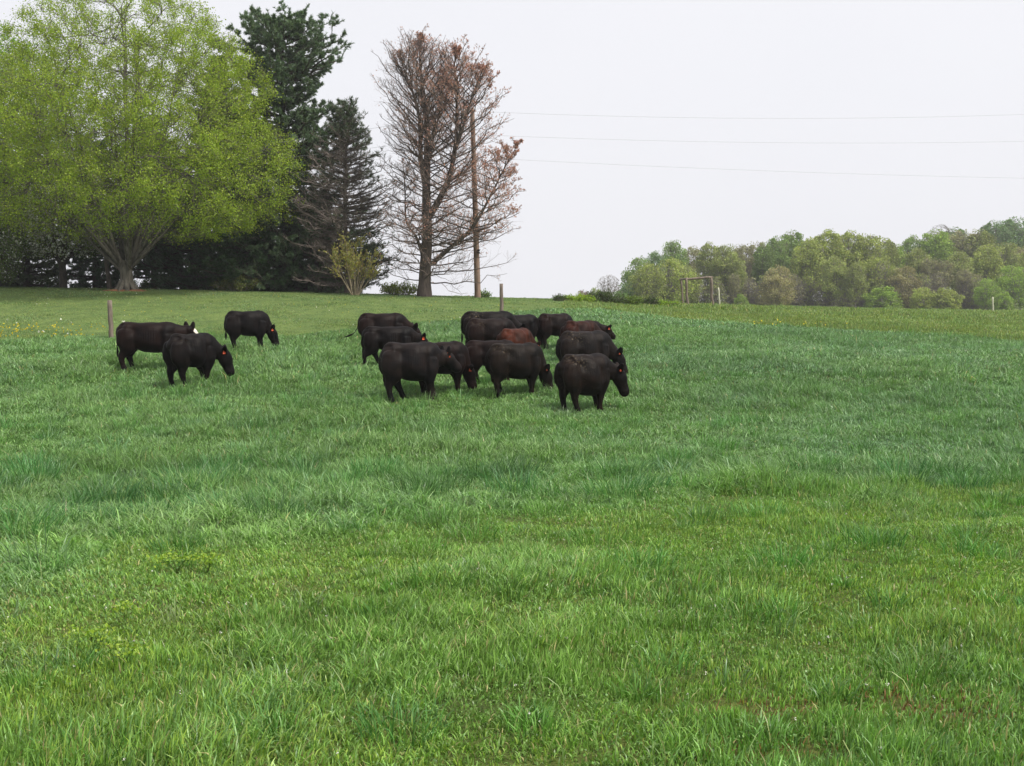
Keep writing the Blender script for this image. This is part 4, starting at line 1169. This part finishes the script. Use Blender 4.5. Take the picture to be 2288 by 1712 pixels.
# --- the dead brown pine
def dead_pine():
    T = TreeAcc(61); g = T.g
    Y = 60.5
    b = on_ground(948, Y)
    root = empty('dead_pine', b, 'tall dead pine with bare twigs and rusty brown clusters behind the pole', 'tree')
    def L(*pts):           # pts: (u, v, dy)
        K = np.array([at(u, v, Y + dy) - b for u, v, dy in pts])
        s = np.linspace(0, len(K) - 1, 16)
        i = np.clip(s.astype(int), 0, len(K) - 2); f = (s - i)[:, None]
        Kp = np.vstack([2 * K[0] - K[1], K, 2 * K[-1] - K[-2]])
        p0, p1, p2, p3 = Kp[i], Kp[i + 1], Kp[i + 2], Kp[i + 3]
        return .5 * ((2 * p1) + (-p0 + p2) * f + (2 * p0 - 5 * p1 + 4 * p2 - p3) * f ** 2 + (-p0 + 3 * p1 - 3 * p2 + p3) * f ** 3)
    lead = [
        (L((948, 668, 0), (950, 600, 0), (955, 520, 0), (952, 420, 0), (955, 330, 0), (952, 250, 0), (942, 180, 0), (938, 120, 0), (940, 78, 0)), .36, .03, 1.0),
        (L((952, 430, 0), (940, 350, -.3), (938, 270, -.4), (922, 205, -.5), (905, 160, -.6), (893, 125, -.6)), .15, .02, .9),
        (L((958, 485, 0), (985, 440, -.5), (1008, 380, -.7), (1020, 300, -.8), (1020, 210, -.8), (1015, 150, -.8), (1022, 112, -.8)), .19, .025, 1.0),
        (L((965, 590, 0), (1010, 550, -.6), (1055, 510, -.9), (1095, 440, -1.0), (1125, 380, -1.0), (1160, 318, -1.0)), .13, .02, .9),
        (L((1020, 330, -.8), (1045, 250, -1.1), (1060, 200, -1.2), (1078, 160, -1.2)), .08, .015, .8),
        (L((944, 570, 0), (930, 530, -.3), (908, 495, -.4), (905, 430, -.4), (900, 360, -.3)), .09, .02, .7),
        (L((953, 400, 0), (965, 320, 1.0), (985, 240, 1.6), (990, 160, 1.8)), .1, .02, .8),
    ]
    env_v = [30, 60, 100, 150, 200, 270, 310, 400, 460, 520, 580, 640, 670]
    env_l = [915, 905, 875, 845, 838, 845, 842, 838, 832, 825, 832, 865, 900]
    env_r = [945, 1000, 1070, 1100, 1112, 1140, 1160, 1166, 1166, 1150, 1155, 1110, 1000]
    hz = np.array([at(948, v, Y)[2] - b[2] for v in env_v])[::-1]
    el_ = np.array([at(u, v, Y)[0] - b[0] for u, v in zip(env_l, env_v)])[::-1]
    er_ = np.array([at(u, v, Y)[0] - b[0] for u, v in zip(env_r, env_v)])[::-1]
    allP, allR = [], []
    for P, r0, r1, dens in lead:
        s = np.linspace(0, 1, len(P))
        R = r0 * (1 - s) ** 1.15 + r1 * .7
        if r0 > .3: R[0] *= 1.25
        tubes(T.w, P, R, 10)
        length = np.linalg.norm(P[-1] - P[0])
        n = int(length / .13 * dens)
        t = np.linspace(.07 if r0 > .3 else .12, .98, n)
        p, d = interp_poly(np.repeat(P[None], n, 0), t)
        a = np.arange(n) * 2.39996 + g.uniform(-.4, .4, n)
        h = p[:, 2]
        el = np.interp(h, [0, 2, 5, 9, 14], [.0, .08, .3, .65, 1.08]) + g.uniform(-.12, .12, n)
        D = np.stack([np.cos(a) * np.cos(el), np.sin(a) * np.cos(el), np.sin(el)], 1)
        # reach the outline
        lim = np.where(D[:, 0] > 0, np.interp(h + 1.2, hz, er_) - p[:, 0], p[:, 0] - np.interp(h + 1.2, hz, el_))
        lim = np.maximum(lim, .3)
        Lh = np.minimum(lim / np.maximum(np.abs(D[:, 0]), .45), 5.2 - .2 * h)
        Lh = np.minimum(Lh, .45 + .8 * (1 - t) * length)
        Lh = np.maximum(Lh, .3) * g.uniform(.75, 1.08, n) * np.clip((15.2 - h) / 3.5, .3, 1)
        s2 = np.linspace(0, 1, 9)
        Q = p[:, None] + D[:, None] * (Lh[:, None] * s2)[..., None]
        Q[:, :, 2] += Lh[:, None] * (.20 * s2 ** 2 - .05 * s2)[None]
        Q += g.normal(size=Q.shape) * .034 * Lh[:, None, None] * s2[None, :, None]
        RR = np.minimum(.008 + .008 * Lh, .036)[:, None] * (1 - s2) ** .8 + .007
        tubes(T.w, Q, RR, 5); allP.append(Q); allR.append(RR)
    P, R = np.concatenate(allP), np.concatenate(allR)
    Lb = np.linalg.norm(P[:, -1] - P[:, 0], axis=1)
    P2, R2, _ = sprout(P, R, 11, .15, .98, 45, lambda p, t: np.repeat(Lb, 11) * .38 * (1.15 - t), g, up=.15, flat=.45, N=5, curve=.15, rtip=.005)
    tw = Acc(); tubes(tw, P2, R2, 3)
    L2 = np.linalg.norm(P2[:, -1] - P2[:, 0], axis=1)
    P3, R3, _ = sprout(P2, R2, 5, .05, .95, 48, lambda p, t: np.maximum(.12, np.repeat(L2, 5) * .5), g, up=.25, flat=.2, N=3, rtip=.0035, rs=.4)
    tubes(tw, P3, R3, 3)
    T.w.build('trunk', M_bark_dead, root, smooth=True, color=False); tw.build('twigs', M_twig_dead, root, color=False)
    p, d = pick_tips(P3, 60000, .3, 1.0, g)
    h = p[:, 2]; rx = (p[:, 0] - np.interp(h, hz, el_)) / np.maximum(np.interp(h, hz, er_) - np.interp(h, hz, el_), .1)
    prob = np.clip((rx - .15) * 1.3, 0, .8) * np.clip((h - 1.8) / 3, .12, 1) + np.clip((h - 8) / 4, 0, .5) * .35 + .04
    prob *= np.interp(h, [0, 5, 10, 14], [1.4, 1.3, .9, .65])
    prob *= .6 + .7 * np.clip((fbm(p[:, 0], p[:, 2], 1.3, 97) - .35) * 3, 0, 1)
    k = g.random(len(p)) < prob * .5
    p, d = p[k], d[k]
    c = tint(len(p), (0.5, 0.29, 0.215), .35, g, .12)
    needles(T.l, p, nrm(d + np.array([0, 0, .1])), 4, .085, .018, g, c, .8)
    T.l.build('crown', M_dry, root)
dead_pine()

# --- yellow shrub, weeds and brushwood at the foot of the trees
def stem_shrub(name, u, Y, H, W_, seed, label, leafc, ns=12, nl=2600, ls=.11, bark=M_stem):
    g = np.random.default_rng(seed)
    b = on_ground(u, Y)
    root = empty(name, b, label, 'shrub')
    w, l = Acc(), Acc()
    P = []
    for i in range(ns):
        a = g.uniform(0, 6.28); r = W_ * g.uniform(.2, 1.05)
        end = np.array([math.cos(a) * r, math.sin(a) * r * .8, H * g.uniform(.55, 1.0) * (1 - .3 * (r / W_) ** 2)])
        s = np.linspace(0, 1, 9)[:, None]; mid = end * np.array([.55, .55, .45])
        st = np.array([math.cos(a) * .15, math.sin(a) * .15, -.05])
        P.append((1 - s) ** 2 * st + 2 * s * (1 - s) * mid + s ** 2 * end)
    P = np.stack(P); R = np.repeat(np.linspace(.035, .01, 9)[None], ns, 0)
    tubes(w, P, R, 5)
    P2, R2, _ = sprout(P, R, 9, .35, .98, 32, lambda p, t: np.full(ns * 9, H * .28) * (1.2 - t), g, up=.25, N=5, rtip=.006)
    tubes(w, P2, R2, 3)
    P3, R3, _ = sprout(P2, R2, 3, .2, .95, 45, lambda p, t: np.full(len(P2) * 3, H * .12), g, up=.25, N=3, rtip=.005)
    tubes(w, P3, R3, 3)
    w.build('stems', bark, root, color=False)
    pa, d = pick_tips(P2, nl // 2, .2, 1, g); pb_, d2 = pick_tips(P3, nl // 2, .2, 1, g)
    p = np.concatenate([pa, pb_]); d = np.concatenate([d, d2])
    c = tint(len(p), leafc, .3, g, .2)
    needles(l, p, nrm(d + np.array([0, 0, .6])), 2, ls, .035, g, c, .5)
    l.build('leaves', M_leaf, root)
stem_shrub('budding_shrub', 793, 59.5, 3.7, 1.75, 71, 'budding yellowish shrub with several thin upright stems before the bare conifer', (0.36, 0.33, 0.12), ns=14)

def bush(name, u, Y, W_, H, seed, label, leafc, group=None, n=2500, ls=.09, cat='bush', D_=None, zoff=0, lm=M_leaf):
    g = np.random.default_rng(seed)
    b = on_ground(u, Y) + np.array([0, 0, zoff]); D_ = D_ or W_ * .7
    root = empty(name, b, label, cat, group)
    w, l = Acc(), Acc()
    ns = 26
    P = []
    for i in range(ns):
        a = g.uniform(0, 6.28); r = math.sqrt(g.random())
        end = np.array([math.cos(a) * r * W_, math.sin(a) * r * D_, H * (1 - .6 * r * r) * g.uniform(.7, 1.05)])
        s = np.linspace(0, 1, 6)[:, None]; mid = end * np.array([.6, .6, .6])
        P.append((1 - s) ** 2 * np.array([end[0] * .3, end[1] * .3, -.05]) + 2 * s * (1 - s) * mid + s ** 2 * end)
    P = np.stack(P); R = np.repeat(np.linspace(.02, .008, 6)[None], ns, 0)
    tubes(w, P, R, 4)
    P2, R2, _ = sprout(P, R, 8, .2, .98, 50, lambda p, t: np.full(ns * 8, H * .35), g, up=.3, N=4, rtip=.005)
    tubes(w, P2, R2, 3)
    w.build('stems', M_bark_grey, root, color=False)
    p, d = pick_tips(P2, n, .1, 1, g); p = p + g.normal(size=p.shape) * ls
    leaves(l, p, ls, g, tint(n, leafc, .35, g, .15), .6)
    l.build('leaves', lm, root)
    return root
grp = 'low bushes on the crest behind the herd'
bush('low_bush', 1345, 66.5, 1.5, .62, 81, 'dark grey green low bush in the middle of the crest patch', (0.07, 0.10, 0.045), grp, 5200)
bush('low_bush', 1290, 65.0, 1.1, .34, 82, 'bright yellow green low patch left of the dark bush', (0.25, 0.36, 0.03), grp, 3600)
bush('low_bush', 1252, 64.2, .45, .3, 83, 'small dark tuft at the left end of the crest patch', (0.08, 0.11, 0.05), grp, 900)
bush('low_bush', 1405, 67.5, .9, .5, 84, 'olive green bush at the right of the dark bush', (0.13, 0.19, 0.04), grp, 2600)
bush('low_bush', 1452, 70.5, .6, .42, 85, 'dark isolated bush left of the wooden frame', (0.055, 0.085, 0.03), grp, 1600)
bush('low_bush', 1474, 71.5, 1.5, .28, 86, 'bright green spreading weeds before the wooden frame', (0.22, 0.33, 0.04), grp, 2600)
bush('tall_grass_clump', 893, 61.6, 1.3, .75, 87, 'pale green weeds with dry sticks left of the dead pine trunk', (0.22, 0.26, 0.07), None, 3000, cat='weeds')
bush('tall_grass_clump', 1080, 62.3, .6, .32, 88, 'green weeds around the foot of the utility pole', (0.12, 0.2, 0.05), None, 900, cat='weeds')
bush('tall_grass_clump', 530, 62.0, 1.6, .8, 89, 'olive undergrowth below the low conifer', (0.12, 0.14, 0.04), None, 2600, cat='undergrowth')

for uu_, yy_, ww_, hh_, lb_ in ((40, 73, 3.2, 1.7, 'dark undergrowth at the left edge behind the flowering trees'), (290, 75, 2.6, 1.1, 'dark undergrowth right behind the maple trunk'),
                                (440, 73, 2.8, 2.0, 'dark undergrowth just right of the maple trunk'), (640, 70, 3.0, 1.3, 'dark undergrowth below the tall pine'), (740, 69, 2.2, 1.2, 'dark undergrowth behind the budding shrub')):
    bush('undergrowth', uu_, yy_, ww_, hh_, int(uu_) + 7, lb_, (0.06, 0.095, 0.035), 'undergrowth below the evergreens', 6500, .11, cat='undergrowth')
# --- far wood
def far_proto(seed, hs, rs, nl, ls, bare=False):
    T = TreeAcc(seed); g = T.g
    H = hs[-1]
    t0 = np.linspace([0, 0, -1.0], [g.uniform(-.3, .3), 0, H * .55], 7)
    tubes(T.w, t0, np.linspace(.28, .14, 7), 7)
    P = []
    n = 26 if not bare else 40
    for i in range(n):
        z = H * g.uniform(.18, .55); a = g.uniform(0, 6.28); zt = z + H * g.uniform(.18, .42)
        r = np.interp(zt, hs, rs) * g.uniform(.4, .95)
        end = np.array([r * math.cos(a), r * math.sin(a), min(zt, H * .97)])
        st = np.array([0, 0, z]); s = np.linspace(0, 1, 6)[:, None]
        mid = st + (end - st) * np.array([.6, .6, .3])
        P.append((1 - s) ** 2 * st + 2 * s * (1 - s) * mid + s ** 2 * end)
    P = np.stack(P); R = np.repeat(np.linspace(.11, .03, 6)[None], n, 0)
    tubes(T.w, P, R, 4)
    N2 = env_points(420 if not bare else 700, hs, rs, g, .4)
    P2, R2 = colonise(*to_nodes(P, R, 1), N2, np.array([0, 0, H * .3]), 4, g, .04, .018, up=.3)
    tubes(T.w, P2, R2, 3)
    if bare:
        N3 = env_points(2600, hs, rs, g, .4)
        P3, R3 = colonise(*to_nodes(P2, R2, 1), N3, np.array([0, 0, H * .3]), 3, g, .02, .014)
        tubes(T.w, P3, R3, 3)
    wm = T.w.mesh('trunk', True, False); wm.materials.append(M_bark_far)
    lm = None
    if nl:
        cl = env_points(80, hs, rs, g, .2)            # clumps
        rad = g.uniform(.5, 1.6, len(cl)) * (1 if hs[0] > .5 else .7)
        i = g.integers(0, len(cl), nl)
        v = nrm(g.normal(size=(nl, 3))) * (g.random((nl, 1)) ** .4) * rad[i][:, None] * np.array([1, 1, .75])
        p = cl[i] + v
        p[:, 2] = np.minimum(p[:, 2], H * 1.0)
        br = (.7 + .6 * g.random(len(cl)))[i][:, None]
        loose = env_points(nl // 4, hs, rs, g, .4)
        p = np.concatenate([p, loose]); br = np.concatenate([br, np.ones((len(loose), 1))])
        leaves(T.l, p, ls, g, tint(len(p), (1, 1, 1), .3, g, .1) * br, .8)
        lm = T.l.mesh('crown'); lm.materials.append(M_far)
    return wm, lm
protos = [
    far_proto(101, [2.5, 4, 7, 10, 12.5, 14], [1.2, 2.6, 3.6, 3.6, 2.6, .6], 10000, .3),
    far_proto(102, [5, 7, 9.5, 12, 14.5, 16], [1.2, 2.2, 3.1, 3.2, 2.4, .7], 9500, .3),
    far_proto(103, [1.0, 2, 4, 6, 8.5, 10], [1.8, 3.4, 4.4, 4.4, 3.0, .8], 9500, .28),
    far_proto(104, [4.5, 7, 9, 12, 14, 15], [.8, 1.8, 2.8, 3.2, 2.0, .5], 5200, .27),
    far_proto(105, [.2, 1.2, 2.6, 4, 5.2, 6], [1.9, 2.7, 2.9, 2.3, 1.3, .3], 8000, .26),
    far_proto(106, [3, 5, 8, 11, 13, 14], [1.0, 2.8, 3.8, 3.8, 2.4, .8], 0, 0, bare=True),
    far_proto(107, [.3, 2, 4.5, 7, 9], [1.5, 2.2, 2.3, 1.7, .5], 2400, .24, bare=True),
]
PH = [14, 16, 10, 15, 6, 14, 9]
FC = {'yel': (0.30, 0.35, 0.095), 'oli': (0.26, 0.30, 0.10), 'grn': (0.20, 0.29, 0.09), 'brt': (0.24, 0.345, 0.07), 'dkg': (0.15, 0.235, 0.10),
      'tan': (0.31, 0.285, 0.15), 'gry': (0.27, 0.265, 0.15)}
CN = {'yel': 'yellow green', 'oli': 'olive green', 'grn': 'mid green', 'brt': 'bright green', 'dkg': 'dark bluish green', 'tan': 'tan brown', 'gry': 'grey brown thinly leaved'}
used = set()
forest = [  # (u centre, top row, Y, proto, width factor, colour)
    (1432, 632, 204, 6, 1.20, 'oli'), (1470, 630, 206, 6, 1.30, 'gry'), (1512, 626, 204, 6, 1.20, 'oli'), (1555, 622, 206, 6, 1.30, 'gry'), (1598, 618, 204, 6, 1.20, 'oli'), (1636, 622, 207, 6, 1.30, 'gry'), (1674, 620, 204, 6, 1.20, 'gry'), (1706, 616, 206, 6, 1.20, 'oli'), (1772, 612, 204, 6, 1.30, 'gry'), (1806, 618, 206, 6, 1.20, 'oli'), (1846, 622, 204, 6, 1.30, 'gry'), (1886, 616, 206, 6, 1.20, 'oli'), (1926, 618, 208, 6, 1.30, 'gry'), (2028, 622, 204, 6, 1.20, 'gry'), (2060, 612, 208, 6, 1.30, 'oli'), (2090, 606, 210, 6, 1.20, 'gry'), (2160, 610, 208, 6, 1.20, 'gry'), (2182, 620, 206, 6, 1.20, 'oli'), (2240, 612, 210, 6, 1.30, 'gry'), 
    (1432, 572, 205, 2, .75, 'grn'), (1462, 560, 210, 0, .7, 'dkg'), (1418, 618, 202, 4, .9, 'dkg'), (1450, 585, 198, 2, .9, 'yel'), (1503, 536, 214, 0, .8, 'grn'),
    (1498, 575, 200, 2, 1.0, 'yel'), (1545, 549, 222, 3, .8, 'gry'), (1530, 590, 203, 2, .8, 'oli'), (1582, 538, 212, 1, .9, 'oli'), 
    (1620, 545, 208, 0, .85, 'oli'), (1655, 545, 225, 3, .9, 'gry'), (1690, 538, 226, 3, .9, 'gry'), (1648, 575, 206, 1, .75, 'oli'), (1640, 610, 200, 3, .8, 'gry'),
    (1705, 540, 215, 1, .8, 'grn'), (1735, 525, 218, 1, .9, 'grn'), (1765, 512, 222, 1, .95, 'grn'), (1735, 592, 199, 2, .95, 'tan'), (1790, 550, 214, 0, .8, 'oli'),
     (1808, 530, 209, 0, 1.0, 'yel'), (1848, 510, 212, 1, 1.1, 'yel'), (1896, 512, 213, 1, 1.1, 'yel'), (1935, 522, 214, 0, 1.05, 'yel'),
    (1860, 570, 202, 0, .95, 'oli'), (1910, 585, 200, 0, .9, 'oli'), (1975, 530, 222, 1, .95, 'oli'), (1992, 545, 230, 0, .9, 'brt'), (2035, 523, 236, 1, 1.0, 'grn'),
    (1960, 570, 207, 2, .9, 'yel'), (2015, 592, 204, 2, .95, 'tan'), (2045, 552, 220, 0, .95, 'oli'), (1972, 636, 196, 4, 1.15, 'brt'), 
    (2085, 510, 232, 1, 1.05, 'brt'), (2125, 505, 250, 1, 1.0, 'dkg'), (2075, 575, 215, 3, .9, 'gry'), (2105, 580, 214, 3, 1.0, 'gry'), (2150, 512, 236, 3, 1.1, 'gry'),
    (2140, 560, 216, 0, .9, 'oli'), (2060, 640, 198, 4, .9, 'yel'), (2112, 640, 197, 4, 1.05, 'yel'), (2150, 600, 209, 3, 1.0, 'gry'), (2185, 510, 235, 1, 1.1, 'oli'),
    (2215, 490, 262, 1, 1.1, 'dkg'), (2265, 482, 268, 1, 1.2, 'dkg'), (2200, 545, 220, 0, 1.05, 'yel'), (2245, 540, 222, 0, .9, 'oli'), (2280, 550, 232, 3, 1.0, 'tan'),
    (2205, 620, 200, 2, .85, 'brt'), (2262, 590, 204, 2, 1.0, 'brt'), (2300, 560, 210, 0, 1.0, 'yel'), (2320, 500, 255, 1, 1.2, 'grn'), (2240, 650, 196, 4, .9, 'brt'),
    (2345, 600, 208, 2, 1.0, 'oli'),    (1655, 655, 190, 4, .55, 'brt'), 
      (2172, 610, 214, 2, .9, 'gry'), (1480, 592, 232, 3, 1.2, 'oli'), (1530, 585, 236, 3, 1.2, 'gry'), (1600, 572, 234, 3, 1.2, 'oli'), (1640, 568, 238, 0, 1.2, 'gry'), (1690, 572, 234, 3, 1.2, 'oli'), (1725, 566, 240, 0, 1.2, 'oli'),
    (1780, 560, 238, 3, 1.3, 'gry'), (1840, 560, 240, 0, 1.2, 'oli'), (1900, 560, 240, 0, 1.2, 'oli'), (1965, 565, 244, 0, 1.2, 'gry'), (2010, 565, 246, 3, 1.2, 'oli'), (2070, 560, 248, 0, 1.2, 'oli'),
    (2130, 560, 246, 3, 1.2, 'gry'), (2180, 560, 246, 0, 1.2, 'oli'), (2230, 565, 244, 3, 1.2, 'gry'), (2290, 570, 244, 0, 1.2, 'oli'),
    (1575, 600, 226, 5, .9, 'gry'), (1668, 590, 224, 5, .9, 'gry'), (2095, 500, 246, 5, .9, 'gry'), (1960, 585, 206, 5, .8, 'gry'),   
]
gf_ = np.random.default_rng(5)
order = ['first', 'second', 'third', 'fourth', 'fifth', 'sixth', 'seventh', 'eighth', 'ninth', 'tenth', 'eleventh', 'twelfth', 'thirteenth', 'fourteenth', 'fifteenth', 'sixteenth', 'seventeenth', 'eighteenth', 'nineteenth', 'twentieth'] + ['twenty-%s' % q for q in ('first', 'second', 'third', 'fourth', 'fifth', 'sixth', 'seventh', 'eighth', 'ninth')]
counts = {}
for (u, v, Y, k, wf, cn) in sorted(forest):
    base = on_ground(u, Y)
    top = at(u, v, Y)[2]
    h = top - base[2]
    s = h / PH[k]
    kind = 'bush' if k == 4 else 'thicket tree' if k == 6 else 'tree'
    cl_ = 'bare grey' if k == 5 else CN[cn]
    key = (cl_, kind); counts[key] = counts.get(key, 0) + 1
    pos = order[counts[key] - 1]
    size = 'round' if k in (0, 2) else 'low' if k == 4 else 'tall'
    lab = f'{size} {cl_} {kind} in the far wood, {pos} such from left'
    root = empty('bushy_shrub' if k == 4 else 'broadleaf_tree', base, lab, kind, 'bushes along the foot of the far wood' if k == 4 else 'trees of the far wood', gf_.uniform(0, 6.28))
    ww = s * wf * (1.1 if k == 4 else .92 if k != 6 else 1)
    ww = max(ww, .75 * s)
    root.scale = (ww, ww, s)
    wm, lm = protos[k]
    o = link('trunk', wm, root)
    if lm:
        o = link('crown', lm, root)
        j = 1 + gf_.uniform(-.12, .12)
        c = np.array(FC[cn]) * j
        o.color = (*c, 1)
# bare tree and little shrubs at the left end of the wood
b = on_ground(1360, 185)
root = empty('bare_tree', b, 'small bare grey tree standing left of the far wood', 'tree')
hh = at(1360, 613, 185)[2] - b[2]; root.scale = (hh / 14 * 1.15,) * 2 + (hh / 14,)
link('trunk', protos[5][0], root)
def small_far(u, v, Y, c, label, wf=1.0, name='far_shrub'):
    b = on_ground(u, Y); h = at(u, v, Y)[2] - b[2]
    root = empty(name, b, label, 'shrub', 'shrubs on the crest left of the far wood')
    root.scale = (h / 6 * wf, h / 6 * wf, h / 6)
    link('stems', protos[4][0], root); o = link('leaves', protos[4][1], root); o.color = (*c, 1)
small_far(1302, 646, 150, (0.22, 0.15, 0.14), 'small purplish shrub at the left end of the crest shrubs', .6)
small_far(1330, 640, 160, (0.27, 0.33, 0.12), 'pale green shrub beside the purplish shrub', .5)
small_far(1345, 652, 150, (0.13, 0.23, 0.06), 'green shrub at the foot of the bare tree', .7)
small_far(1385, 648, 155, (0.12, 0.2, 0.06), 'dark green shrub between the bare tree and the far wood', .9)
small_far(1318, 657, 150, (0.14, 0.24, 0.07), 'low green shrub below the purplish shrub', 1.2)

# ------------------------------------------------------------------ haze
hz_b = [(-405, 405), (-65, 430), (-8, 40)]
bmv = Acc()
(x0, x1), (y0, y1), (z0, z1) = hz_b
V = [[x, y, z] for z in (z0, z1) for y in (y0, y1) for x in (x0, x1)]
bmv.add(np.array(V), np.array([[0, 2, 3, 1], [4, 5, 7, 6], [0, 1, 5, 4], [2, 6, 7, 3], [0, 4, 6, 2], [1, 3, 7, 5]]))
m, nt, out = mat_new('haze_air')
pv = nt.nodes.new('ShaderNodeVolumePrincipled')
pv.inputs['Color'].default_value = (0.95, 0.96, 1.0, 1)
pv.inputs['Density'].default_value = 0.0004
pv.inputs['Anisotropy'].default_value = 0.3
nt.links.new(pv.outputs[0], out.inputs['Volume'])
tag(bmv.build('haze', m, color=False), 'thin pale haze over the pasture and far wood', 'haze', kind='stuff')
